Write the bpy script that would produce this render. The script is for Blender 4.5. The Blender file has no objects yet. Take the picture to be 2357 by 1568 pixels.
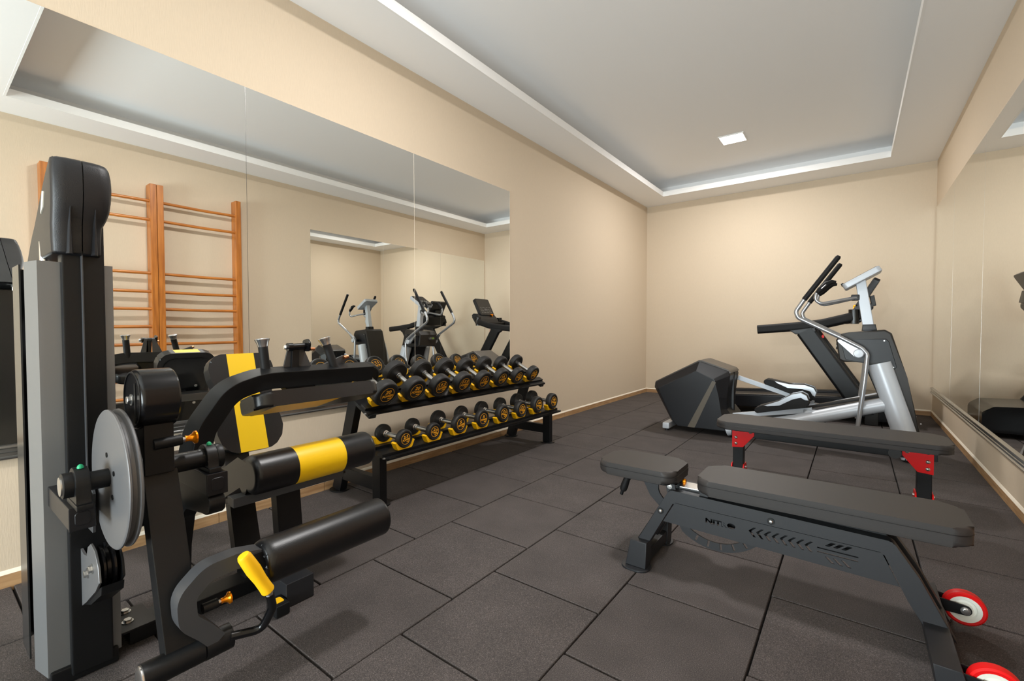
import bpy, bmesh, math, random
from mathutils import Vector, Matrix
random.seed(7)
scene = bpy.context.scene
COL = scene.collection

# ------------------------------------------------------------------ camera, world, lights, exposure
YAW, PIT, ROL = 0.6440, -0.0267, -0.0009
fw = Vector((-math.sin(YAW)*math.cos(PIT), math.cos(YAW)*math.cos(PIT), math.sin(PIT)))
rt = Vector((math.cos(YAW), math.sin(YAW), 0)); up = rt.cross(fw)
r2 = rt*math.cos(ROL)+up*math.sin(ROL); u2 = up*math.cos(ROL)-rt*math.sin(ROL)
cd = bpy.data.cameras.new('camera'); cam = bpy.data.objects.new('camera', cd); COL.objects.link(cam)
M = Matrix((r2, u2, -fw)).transposed().to_4x4(); M.translation = (0, 0, 1.06)
cam.matrix_world = M
cd.sensor_fit = 'HORIZONTAL'; cd.sensor_width = 36.0; cd.lens = 36.0*1050.37/2357.0
cd.clip_start = 0.02; cd.clip_end = 60
scene.camera = cam
scene.view_settings.view_transform = 'Standard'; scene.view_settings.look = 'None'
scene.view_settings.gamma = 1.0; scene.view_settings.use_curve_mapping = False
scene.view_settings.exposure = 0.30
scene.cycles.use_denoising = True
scene.cycles.max_bounces = 12; scene.cycles.diffuse_bounces = 6; scene.cycles.glossy_bounces = 8
scene.cycles.sample_clamp_indirect = 6.0; scene.cycles.blur_glossy = 0.4

world = bpy.data.worlds.new('world'); scene.world = world; world.use_nodes = True
bg = world.node_tree.nodes['Background']; bg.inputs[0].default_value = (0.80, 0.90, 1.0, 1); bg.inputs[1].default_value = 1.2

def area(name, loc, rot, sx, sy, power, col, spread=180):
    d = bpy.data.lights.new(name, 'AREA'); d.shape = 'RECTANGLE'; d.size = sx; d.size_y = sy
    d.energy = power; d.color = col; d.spread = math.radians(spread)
    o = bpy.data.objects.new(name, d); COL.objects.link(o); o.location = loc; o.rotation_euler = rot
    return o
R90 = math.pi/2
XL, XR, YB, YN, ZC, ZT = -2.774, 0.759, 7.42, -3.4, 3.053, 3.285
FILL_POWER, LAMP_POWER = 330, 44
area('bounce_fill', (-1.05, YN-0.45, 0.85), (R90+0.42, 0, 0), 2.5, 1.7, FILL_POWER, (0.88, 0.95, 1.0))  # added upward fill, standing in for flash bounced from behind the camera
LAMPS = [(-1.176, 5.88), (-1.176, 1.75)]

# ------------------------------------------------------------------ materials
def lin(c):
    return tuple((v/255/12.92 if v/255 <= 0.04045 else ((v/255+0.055)/1.055)**2.4) for v in c)+(1,)
MATS = {}
def mat(name, rgb, rough=0.5, metal=0.0, bump=0.0, bscale=200.0, var=0.0, vscale=8.0, coat=0.0, spec=0.5, stretch=None, rgb2=None, randv=0.0):
    m = bpy.data.materials.new(name); m.use_nodes = True; nt = m.node_tree; N = nt.nodes; L = nt.links
    b = N['Principled BSDF']; c = lin(rgb)
    b.inputs['Base Color'].default_value = c; b.inputs['Roughness'].default_value = rough
    b.inputs['Metallic'].default_value = metal; b.inputs['Specular IOR Level'].default_value = spec
    if coat: b.inputs['Coat Weight'].default_value = coat; b.inputs['Coat Roughness'].default_value = 0.15
    tc = N.new('ShaderNodeTexCoord'); src = tc.outputs['Object']
    if stretch:
        mp = N.new('ShaderNodeMapping'); mp.inputs['Scale'].default_value = stretch; L.new(src, mp.inputs['Vector']); src = mp.outputs['Vector']
    if var or rgb2:
        n = N.new('ShaderNodeTexNoise'); n.inputs['Scale'].default_value = vscale; n.inputs['Detail'].default_value = 4
        L.new(src, n.inputs['Vector'])
        r = N.new('ShaderNodeValToRGB'); r.color_ramp.elements[0].position = 0.32; r.color_ramp.elements[1].position = 0.68
        if rgb2: r.color_ramp.elements[0].color = c; r.color_ramp.elements[1].color = lin(rgb2)
        else:
            r.color_ramp.elements[0].color = tuple(v*(1-var) for v in c[:3])+(1,)
            r.color_ramp.elements[1].color = tuple(min(1, v*(1+var)) for v in c[:3])+(1,)
        L.new(n.outputs['Fac'], r.inputs['Fac']); out = r.outputs['Color']
        if randv:
            oi = N.new('ShaderNodeObjectInfo'); mr = N.new('ShaderNodeMapRange')
            mr.inputs['To Min'].default_value = 1-randv; mr.inputs['To Max'].default_value = 1+randv
            L.new(oi.outputs['Random'], mr.inputs['Value'])
            hs = N.new('ShaderNodeHueSaturation'); L.new(out, hs.inputs['Color']); L.new(mr.outputs['Result'], hs.inputs['Value']); out = hs.outputs['Color']
        L.new(out, b.inputs['Base Color'])
    if bump:
        n = N.new('ShaderNodeTexNoise'); n.inputs['Scale'].default_value = bscale; n.inputs['Detail'].default_value = 3
        L.new(src, n.inputs['Vector'])
        bp = N.new('ShaderNodeBump'); bp.inputs['Strength'].default_value = bump; bp.inputs['Distance'].default_value = 0.002
        L.new(n.outputs['Fac'], bp.inputs['Height']); L.new(bp.outputs['Normal'], b.inputs['Normal'])
    MATS[name] = m
    return m
mat('wall', (207, 190, 167), 0.85, bump=0.25, bscale=1.0, var=0.018, vscale=1.0, stretch=(260, 260, 26))
mat('ceiling', (247, 247, 247), 0.9, bump=0.1, bscale=300)
mat('lip', (244, 244, 243), 0.8)
mat('subfloor', (26, 24, 24), 0.95)
mat('wood_tile', (186, 150, 108), 0.5, rgb2=(156, 118, 80), vscale=1.0, stretch=(60, 6, 60))
mat('wood_tile_x', (186, 150, 108), 0.5, rgb2=(156, 118, 80), vscale=1.0, stretch=(6, 60, 60))
mat('bead', (236, 226, 208), 0.7)
mat('bar_wood', (190, 116, 44), 0.38, rgb2=(150, 84, 26), vscale=1.0, stretch=(40, 40, 3), coat=0.25)
mat('bar_wood_y', (196, 122, 50), 0.4, rgb2=(160, 92, 34), vscale=1.0, stretch=(40, 4, 40), coat=0.2)
mat('alu', (188, 188, 186), 0.28, metal=1.0, var=0.08, vscale=1.0, stretch=(3, 3, 300))
mat('alu_dark', (120, 119, 117), 0.35, metal=1.0)
mat('chrome', (232, 232, 233), 0.24, metal=1.0)
mat('zinc', (205, 205, 204), 0.3, metal=1.0)
mat('black_metal', (15, 16, 18), 0.40, bump=0.12, bscale=900, spec=0.32)
mat('black_gloss', (13, 13, 15), 0.22, bump=0.02, bscale=60, spec=0.4)
mat('grey_metal', (58, 59, 62), 0.45, bump=0.1, bscale=900, spec=0.6)
mat('disc_metal', (104, 104, 106), 0.42, metal=0.35, bump=0.1, bscale=900)
mat('shroud', (124, 126, 128), 0.38, metal=0.5, bump=0.08, bscale=900)
mat('shroud_dark', (60, 61, 62), 0.25, metal=0.5)
mat('black_plastic', (27, 27, 30), 0.40, bump=0.25, bscale=700, spec=0.4)
mat('hard_plastic', (20, 21, 25), 0.36, bump=0.1, bscale=800, spec=0.35)
mat('brown_plastic', (38, 34, 31), 0.42, spec=0.35)
mat('leather', (14, 14, 16), 0.33, bump=0.16, bscale=450, spec=0.5)
mat('bench_leather', (44, 41, 40), 0.52, bump=0.12, bscale=500, spec=0.35)
mat('yellow_vinyl', (246, 200, 6), 0.42, bump=0.1, bscale=450)
mat('yellow_grip', (248, 190, 14), 0.45)
mat('yellow_plastic', (246, 188, 8), 0.4)
mat('yellow_print', (250, 176, 30), 0.5)
mat('ring_print', (250, 176, 60), 0.45)
mat('orange_metal', (236, 140, 10), 0.22, metal=0.75)
mat('copper', (214, 150, 110), 0.25, metal=1.0)
mat('rubber', (22, 21, 21), 0.55, bump=0.15, bscale=500, var=0.12, vscale=20)
mat('rubber_face', (10, 10, 12), 0.45)
mat('foam', (15, 14, 15), 0.6, spec=0.3)
mat('silver', (186, 191, 198), 0.36, metal=0.15)
mat('silver_tube', (170, 173, 178), 0.28, metal=0.7)
mat('red', (226, 4, 8), 0.42, spec=0.3)
mat('red_tyre', (220, 18, 20), 0.45, spec=0.3)
mat('white_plastic', (232, 232, 222), 0.4)
mat('bench_metal', (25, 26, 30), 0.5, bump=0.15, bscale=900)
mat('cap_plastic', (60, 54, 48), 0.4)
mat('stripe', (84, 76, 64), 0.45)
mat('screen', (30, 30, 31), 0.25)
mat('button', (150, 150, 148), 0.4)
mat('green', (20, 160, 110), 0.5)
mat('lime', (150, 190, 60), 0.5)
mat('label_paper', (216, 210, 196), 0.6)
mat('belt', (30, 29, 29), 0.7)
mat('frame_white', (240, 240, 238), 0.5)
# rubber floor granulate
m = mat('tile_rubber', (70, 65, 63), 0.9, bump=0.0, var=0.0, rgb2=(70, 65, 63))
nt = m.node_tree; N = nt.nodes; L = nt.links; N_b = N['Principled BSDF']
for n in list(N):
    if n.type in ('TEX_NOISE', 'VALTORGB'): N.remove(n)
tc = [n for n in N if n.type == 'TEX_COORD'][0]
geo = N.new('ShaderNodeNewGeometry'); pos = geo.outputs['Position']
n1 = N.new('ShaderNodeTexNoise'); n1.inputs['Scale'].default_value = 330; n1.inputs['Detail'].default_value = 2
n2 = N.new('ShaderNodeTexNoise'); n2.inputs['Scale'].default_value = 5; n2.inputs['Detail'].default_value = 5
L.new(pos, n1.inputs['Vector']); L.new(pos, n2.inputs['Vector'])
r1 = N.new('ShaderNodeValToRGB'); e = r1.color_ramp.elements
e[0].position = 0.34; e[0].color = lin((50, 45, 44)); e[1].position = 0.62; e[1].color = lin((79, 72, 70))
k = r1.color_ramp.elements.new(0.74); k.color = lin((112, 105, 102))
L.new(n1.outputs['Fac'], r1.inputs['Fac'])
mr = N.new('ShaderNodeMapRange'); mr.inputs['From Min'].default_value = 0.3; mr.inputs['From Max'].default_value = 0.7
mr.inputs['To Min'].default_value = 0.84; mr.inputs['To Max'].default_value = 1.14; L.new(n2.outputs['Fac'], mr.inputs['Value'])
oi = N.new('ShaderNodeObjectInfo'); mr2 = N.new('ShaderNodeMapRange'); mr2.inputs['To Min'].default_value = 0.93; mr2.inputs['To Max'].default_value = 1.06
L.new(oi.outputs['Random'], mr2.inputs['Value'])
mu = N.new('ShaderNodeMath'); mu.operation = 'MULTIPLY'; L.new(mr.outputs['Result'], mu.inputs[0]); L.new(mr2.outputs['Result'], mu.inputs[1])
hs = N.new('ShaderNodeHueSaturation'); L.new(r1.outputs['Color'], hs.inputs['Color']); L.new(mu.outputs['Value'], hs.inputs['Value'])
L.new(hs.outputs['Color'], N_b.inputs['Base Color'])
bpn = N.new('ShaderNodeBump'); bpn.inputs['Strength'].default_value = 0.45; bpn.inputs['Distance'].default_value = 0.002
L.new(n1.outputs['Fac'], bpn.inputs['Height']); L.new(bpn.outputs['Normal'], N_b.inputs['Normal'])
# mirror glass
m = bpy.data.materials.new('mirror'); m.use_nodes = True; b = m.node_tree.nodes['Principled BSDF']
b.inputs['Base Color'].default_value = (0.925, 0.935, 0.915, 1); b.inputs['Metallic'].default_value = 1.0; b.inputs['Roughness'].default_value = 0.0
MATS['mirror'] = m
def emis(name, col, s):
    m = bpy.data.materials.new(name); m.use_nodes = True; b = m.node_tree.nodes['Principled BSDF']
    b.inputs['Base Color'].default_value = (1, 1, 1, 1); b.inputs['Emission Color'].default_value = col; b.inputs['Emission Strength'].default_value = s
    MATS[name] = m
emis('lamp', (1.0, 0.95, 0.86, 1), 14.0)
m = bpy.data.materials.new('glass'); m.use_nodes = True; nt = m.node_tree
nt.nodes.remove(nt.nodes['Principled BSDF'])
g = nt.nodes.new('ShaderNodeBsdfTransparent'); g.inputs[0].default_value = (0.95, 0.97, 0.96, 1)
nt.links.new(g.outputs[0], nt.nodes['Material Output'].inputs['Surface']); MATS['glass'] = m

# ------------------------------------------------------------------ mesh helpers
def rrect(w, h, r, n=5, cx=0, cy=0):
    P = []
    for sx, sy, a0 in ((1, 1, 0), (-1, 1, 90), (-1, -1, 180), (1, -1, 270)):
        for i in range(n+1):
            a = math.radians(a0+90*i/n)
            P.append((cx+sx*(w/2-r)+r*math.cos(a), cy+sy*(h/2-r)+r*math.sin(a)))
    return P
def fillet(pts, r, n=5, closed=False):
    """round the corners of a polyline (2D or 3D)"""
    V = [Vector(p) for p in pts]; out = []; k = len(V)
    rr = r if isinstance(r, (list, tuple)) else [r]*k
    for i in range(k):
        if not closed and i in (0, k-1): out.append(V[i]); continue
        p, a, b = V[i], V[i-1], V[(i+1) % k]
        da, db = (a-p), (b-p); la, lb = da.length, db.length; da = da/la; db = db/lb
        ang = da.angle(db)
        if rr[i] <= 0 or ang > math.pi-0.02: out.append(p); continue
        t = min(rr[i]/math.tan(ang/2), la*0.49, lb*0.49)
        q0, q1 = p+da*t, p+db*t
        for j in range(n+1):
            s = j/n; out.append(q0*(1-s)**2+p*2*s*(1-s)+q1*s*s)
    return [tuple(v) for v in out]
def arc(cx, cy, r, a0, a1, n=8):
    return [(cx+r*math.cos(math.radians(a0+(a1-a0)*i/n)), cy+r*math.sin(math.radians(a0+(a1-a0)*i/n))) for i in range(n+1)]

class MB:
    def __init__(s): s.bm = bmesh.new(); s.mi = 0
    def _faces(s, fs):
        for f in fs: f.material_index = s.mi
    def _bev(s, edges, w, seg=2):
        if w > 0 and edges:
            r = bmesh.ops.bevel(s.bm, geom=list(edges), offset=w, offset_type='OFFSET', segments=seg, profile=0.5, affect='EDGES', clamp_overlap=True)
            s._faces(r['faces'])
    def hull8(s, P, bev=0, seg=2):
        v = [s.bm.verts.new(p) for p in P]
        fs = [s.bm.faces.new([v[i] for i in q]) for q in ((0,1,2,3),(7,6,5,4),(0,4,5,1),(1,5,6,2),(2,6,7,3),(3,7,4,0))]
        s._faces(fs)
        s._bev(set(e for f in fs for e in f.edges), bev, seg)
        return s
    def box(s, x0, x1, y0, y1, z0, z1, bev=0, seg=2):
        return s.hull8([(x0,y0,z0),(x1,y0,z0),(x1,y1,z0),(x0,y1,z0),(x0,y0,z1),(x1,y0,z1),(x1,y1,z1),(x0,y1,z1)], bev, seg)
    def bar(s, p0, p1, w, h, side=(0,1,0), bev=0.003):
        """rectangular tube from p0 to p1; w along side, h across"""
        p0, p1 = Vector(p0), Vector(p1); t = (p1-p0).normalized(); sd = Vector(side); sd = (sd-t*sd.dot(t)).normalized(); n = t.cross(sd)
        P = []
        for p in (p0, p1):
            for a, b in ((-1,-1),(1,-1),(1,1),(-1,1)): P.append(p+sd*a*w/2+n*b*h/2)
        return s.hull8(P, bev)
    def prism(s, poly, ax, a, b, bev=0, seg=2, vbev=False):
        f3 = {'x': lambda p, t: (t, p[0], p[1]), 'y': lambda p, t: (p[0], t, p[1]), 'z': lambda p, t: (p[0], p[1], t)}[ax]
        A = [s.bm.verts.new(f3(p, a)) for p in poly]; B = [s.bm.verts.new(f3(p, b)) for p in poly]; n = len(poly)
        fa = s.bm.faces.new(A); fb = s.bm.faces.new(B[::-1]); fs = [fa, fb]
        for i in range(n): fs.append(s.bm.faces.new((A[i], B[i], B[(i+1) % n], A[(i+1) % n])))
        s._faces(fs)
        ed = set(fa.edges) | set(fb.edges)
        if vbev: ed |= set(e for f in fs for e in f.edges)
        s._bev(ed, bev, seg)
        return s
    def loft(s, rings, cap=True, closed=True):
        R = [[s.bm.verts.new(p) for p in r] for r in rings]; fs = []; n = len(rings[0])
        for a, b in zip(R, R[1:]):
            for i in range(n if closed else n-1):
                fs.append(s.bm.faces.new((a[i], a[(i+1) % n], b[(i+1) % n], b[i])))
        if cap: fs.append(s.bm.faces.new(R[0][::-1])); fs.append(s.bm.faces.new(R[-1]))
        s._faces(fs); return s
    def cyl(s, p0, p1, r0, r1=None, n=20): return s.tube([p0, p1], [r0, r0 if r1 is None else r1], n)
    def tube(s, pts, r, n=12):
        V = [Vector(p) for p in pts]; k = len(V); rr = r if isinstance(r, (list, tuple)) else [r]*k
        T = [(V[min(i+1, k-1)]-V[max(i-1, 0)]).normalized() for i in range(k)]
        ref = Vector((0, 0, 1)) if abs(T[0].z) < 0.9 else Vector((1, 0, 0)); u = T[0].cross(ref).normalized(); rings = []
        for i in range(k):
            u = (u-T[i]*u.dot(T[i])).normalized(); w = T[i].cross(u)
            rings.append([V[i]+(u*math.cos(2*math.pi*j/n)+w*math.sin(2*math.pi*j/n))*rr[i] for j in range(n)])
        return s.loft(rings)
    def sweep(s, pts, prof, side):
        V = [Vector(p) for p in pts]; k = len(V); sd = Vector(side); rings = []
        for i in range(k):
            a = (V[i]-V[i-1]).normalized() if i else (V[1]-V[0]).normalized()
            b = (V[i+1]-V[i]).normalized() if i < k-1 else a
            t = (a+b).normalized(); n = t.cross(sd).normalized(); sc = 1/max(0.4, t.dot(a))
            rings.append([V[i]+sd*p[0]+n*p[1]*sc for p in prof])
        return s.loft(rings)
    def lathe(s, prof, o, ax, n=24, cap=True):
        o = Vector(o); ax = Vector(ax).normalized(); ref = Vector((0, 0, 1)) if abs(ax.z) < 0.9 else Vector((1, 0, 0))
        u = ax.cross(ref).normalized(); w = ax.cross(u)
        return s.loft([[o+ax*t+(u*math.cos(2*math.pi*j/n)+w*math.sin(2*math.pi*j/n))*max(r, 1e-4) for j in range(n)] for r, t in prof], cap=cap)
    def ring(s, o, ax, R, r, n=32, m=8):
        o = Vector(o); ax = Vector(ax).normalized(); ref = Vector((0, 0, 1)) if abs(ax.z) < 0.9 else Vector((1, 0, 0))
        u = ax.cross(ref).normalized(); w = ax.cross(u); rings = []
        for i in range(n+1):
            a = 2*math.pi*i/n; d = u*math.cos(a)+w*math.sin(a)
            rings.append([o+d*(R+r*math.cos(2*math.pi*j/m))+ax*r*math.sin(2*math.pi*j/m) for j in range(m)])
        s.loft(rings, cap=False); bmesh.ops.remove_doubles(s.bm, verts=s.bm.verts, dist=1e-6); return s
    def hexbolt(s, o, ax, r=0.009, h=0.007):
        s.lathe([(r*1.35, 0), (r*1.35, h*0.25)], o, ax, 16); return s.lathe([(r, h*0.2), (r, h*0.9), (r*0.85, h)], o, ax, 6)
    def bisect(s, co, no):
        g = s.bm.verts[:]+s.bm.edges[:]+s.bm.faces[:]
        bmesh.ops.bisect_plane(s.bm, geom=g, plane_co=co, plane_no=no); return s
    def paint(s, fn):
        for f in s.bm.faces: f.material_index = fn(f.calc_center_median())
        return s
    def xform(s, Mx): bmesh.ops.transform(s.bm, matrix=Mx, verts=s.bm.verts); return s
    def mesh(s, name, mats, off=None, angle=38):
        if off is not None: bmesh.ops.translate(s.bm, verts=s.bm.verts, vec=-off)
        bmesh.ops.recalc_face_normals(s.bm, faces=s.bm.faces)
        me = bpy.data.meshes.new(name); s.bm.to_mesh(me); s.bm.free()
        for k in (mats if isinstance(mats, (list, tuple)) else [mats]): me.materials.append(MATS[k])
        me.shade_smooth(); me.set_sharp_from_angle(angle=math.radians(angle))
        return me
    def build(s, name, mats, parent=None, angle=38, world=True):
        off = None
        if parent is not None and world:
            off = Vector((0, 0, 0)); p = parent
            while p is not None: off += p.location; p = p.parent
        return link(name, s.mesh(name, mats, off, angle), parent)
def link(name, me, parent=None):
    o = bpy.data.objects.new(name, me); COL.objects.link(o)
    if parent is not None: o.parent = parent
    if me is not None and len(me.polygons) > 5:
        w = o.modifiers.new('weighted_normals', 'WEIGHTED_NORMAL'); w.keep_sharp = True; w.weight = 60
    return o
def thing(name, label, cat, loc=(0, 0, 0), rot=(0, 0, 0), group=None):
    o = bpy.data.objects.new(name, None); COL.objects.link(o); o.location = loc; o.rotation_euler = rot
    o.empty_display_size = 0.1
    return tag(o, label, cat, group)
def tag(o, label, cat, group=None):
    o['label'] = label; o['category'] = cat
    if group: o['group'] = group
    return o
def struct(name, mb, mats, parent=None, **k):
    o = mb.build(name, mats, parent, **k)
    if parent is None: o['kind'] = 'structure'
    return o
FONT = bpy.data.fonts[0] if bpy.data.fonts else None
def text_bm(txt, size, shear=0.0, extrude=0.0, width=None, offset=0.0, align='CENTER'):
    """text in the XY plane as a bmesh"""
    cu = bpy.data.curves.new('lettering', 'FONT'); cu.body = txt; cu.size = size; cu.shear = shear; cu.extrude = extrude
    cu.align_x = align; cu.align_y = 'CENTER'; cu.offset = offset; cu.resolution_u = 4
    ob = bpy.data.objects.new('lettering', cu); COL.objects.link(ob)
    dg = bpy.context.evaluated_depsgraph_get(); dg.update()
    me = bpy.data.meshes.new_from_object(ob.evaluated_get(dg)); bpy.data.objects.remove(ob); bpy.data.curves.remove(cu)
    bm = bmesh.new(); bm.from_mesh(me); bpy.data.meshes.remove(me)
    bmesh.ops.remove_doubles(bm, verts=bm.verts, dist=1e-5)
    if width:
        xs = [v.co.x for v in bm.verts]; w = max(xs)-min(xs); c = (max(xs)+min(xs))/2
        for v in bm.verts: v.co.x = (v.co.x-c)*width/w
    return bm
def append_bm(mb, bm, Mx):
    me = bpy.data.meshes.new('t'); bm.transform(Mx); bm.to_mesh(me); bm.free()
    n0 = len(mb.bm.faces); mb.bm.from_mesh(me); bpy.data.meshes.remove(me); mb.bm.faces.ensure_lookup_table()
    for f in mb.bm.faces[n0:]: f.material_index = mb.mi

# ------------------------------------------------------------------ the room
def room():
    f = MB(); f.box(XL-0.1, XR+0.1, YN-0.1, YB+0.1, -0.12, -0.022); fl = struct('floor', f, 'subfloor')
    # rubber tiles in running bond, rows along y
    xs = [XL+0.006, -2.266, -1.757, -1.247, -0.745, -0.250, 0.250, XR-0.006]
    cache = {}
    for i in range(7):
        x0, x1 = xs[i], xs[i+1]
        off = 0.502 if i % 2 else 0.246
        ys = [YN+0.01]+[off+0.5125*k for k in range(-8, 15) if YN+0.06 < off+0.5125*k < YB-0.03]+[YB-0.006]
        for y0, y1 in zip(ys, ys[1:]):
            key = (round(x1-x0, 3), round(y1-y0, 3))
            if key not in cache:
                w, h = key; g = 0.0032; t = MB(); c = 0.0035
                t.loft([rrect(w-2*g, h-2*g, 0.004, 2), rrect(w-2*g, h-2*g, 0.004, 2), rrect(w-2*g-2*c, h-2*g-2*c, 0.004, 2)] and
                       [[(p[0], p[1], z) for p in rrect(w-2*g-2*q, h-2*g-2*q, 0.004, 2)] for z, q in ((-0.022, 0), (-0.0045, 0), (-0.001, c*0.35), (0, c))])
                cache[key] = t.mesh('rubber_tile', 'tile_rubber', None, 60)
            o = link('rubber_tile', cache[key], fl)
            o.location = ((x0+x1)/2+random.uniform(-.0015, .0015), (y0+y1)/2, random.uniform(-0.0012, 0)); o.rotation_euler = (0, 0, random.uniform(-.0025, .0025))
    w = MB(); w.box(XL-0.1, XL, YN, YB, 0.0-0.022, ZT); struct('wall_left', w, 'wall')
    w = MB(); w.box(XR, XR+0.1, YN, YB, -0.022, ZT); struct('wall_right', w, 'wall')
    w = MB(); w.box(XL-0.1, XR+0.1, YB, YB+0.1, -0.022, ZT); struct('wall_back', w, 'wall')
    # unseen near wall; its opening and window are added to admit the fill
    wx0, wx1, wz0, wz1 = -2.3, 0.2, 0.10, 2.05
    w = MB()
    w.box(XL-0.1, wx0, YN-0.1, YN, -0.022, ZT); w.box(wx1, XR+0.1, YN-0.1, YN, -0.022, ZT)
    w.box(wx0, wx1, YN-0.1, YN, -0.022, wz0); w.box(wx0, wx1, YN-0.1, YN, wz1, ZT)
    struct('wall_front', w, 'wall')
    w = MB(); t = 0.05
    for a in ((wx0, wx0+t, wz0, wz1), (wx1-t, wx1, wz0, wz1), (-1.075, -1.025, wz0, wz1), (wx0, wx1, wz0, wz0+t), (wx0, wx1, wz1-t, wz1)):
        w.box(a[0], a[1], YN-0.08, YN-0.03, a[2], a[3], 0.004)
    wi = struct('added_window_1', w, 'frame_white')
    for a, b in ((wx0+t, -1.075), (-1.025, wx1-t)):
        MB().box(a, b, YN-0.058, YN-0.052, wz0+t, wz1-t).build('added_pane', 'glass', wi)
    # ceiling: soffit ring, lip, recess
    x0, x1, y0, y1 = -2.349, 0.308, 0.565, 6.945; g = 0.35
    c = MB()
    c.box(XL, x0, YN, YB, ZC, ZC+0.03); c.box(x1, XR, YN, YB, ZC, ZC+0.03); c.box(x0, x1, YN, y0, ZC, ZC+0.03); c.box(x0, x1, y1, YB, ZC, ZC+0.03)
    # cove trough back walls and the upper ceiling
    c.box(XL-0.1, XR+0.1, YN-0.1, YB+0.1, ZT, ZT+0.1)
    c.box(XL, x0-g, YN, YB, ZC+0.03, ZT); c.box(x1+g, XR, YN, YB, ZC+0.03, ZT); c.box(x0-g, x1+g, YN, y0-g, ZC+0.03, ZT); c.box(x0-g, x1+g, y1+g, YB, ZC+0.03, ZT)
    ce = struct('ceiling', c, 'ceiling')
    l = MB(); t = 0.014; h = 0.072
    e = 0.0015; l.box(x0-t, x0+e, y0-t, y1+t, ZC-0.001, ZC+h); l.box(x1-e, x1+t, y0-t, y1+t, ZC-0.001, ZC+h)
    l.box(x0+e, x1-e, y0-t, y0+e, ZC-0.001, ZC+h); l.box(x0+e, x1-e, y1-e, y1+t, ZC-0.001, ZC+h)
    l.build('tray_lip', 'lip', ce)
    # baseboards: tiled planks with a pale bead on top
    bl = struct('baseboard_left', MB().box(XL, XL+0.004, YN, YB, -0.02, 0.05), 'bead')
    y = 1.012-0.6195*8
    while y < YB:
        a, b = max(y, YN), min(y+0.6195, YB-0.001)
        if b-a > 0.02: MB().box(XL+0.001, XL+0.011, a+0.0015, b-0.0015, -0.02, 0.053, 0.001).build('baseboard_tile', 'wood_tile', bl)
        y += 0.6195
    MB().prism([(XL, 0.053), (XL+0.011, 0.053), (XL+0.006, 0.063), (XL, 0.068)], 'y', YN, YB).build('bead', 'bead', bl)
    br = struct('baseboard_right', MB().box(XR-0.004, XR, YN, YB, -0.02, 0.05), 'bead')
    y = 4.002-0.6*11
    while y < YB:
        a, b = max(y, YN), min(y+0.6, YB-0.001)
        if b-a > 0.02: MB().box(XR-0.011, XR-0.001, a+0.0015, b-0.0015, -0.02, 0.053, 0.001).build('baseboard_tile', 'wood_tile', br)
        y += 0.6
    MB().prism([(XR, 0.053), (XR-0.011, 0.053), (XR-0.006, 0.063), (XR, 0.068)], 'y', YN, YB).build('bead', 'bead', br)
    bb = struct('baseboard_back', MB().box(XL+0.012, XR-0.012, YB-0.004, YB, -0.02, 0.05), 'bead')
    x = XL+0.012
    while x < XR-0.03:
        b = min(x+0.6, XR-0.012)
        MB().box(x+0.0015, b-0.0015, YB-0.011, YB-0.001, -0.02, 0.053, 0.001).build('baseboard_tile', 'wood_tile_x', bb); x += 0.6
    MB().prism([(YB, 0.053), (YB-0.011, 0.053), (YB-0.006, 0.063), (YB, 0.068)], 'x', XL+0.012, XR-0.012).build('bead', 'bead', bb)
room()

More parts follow.
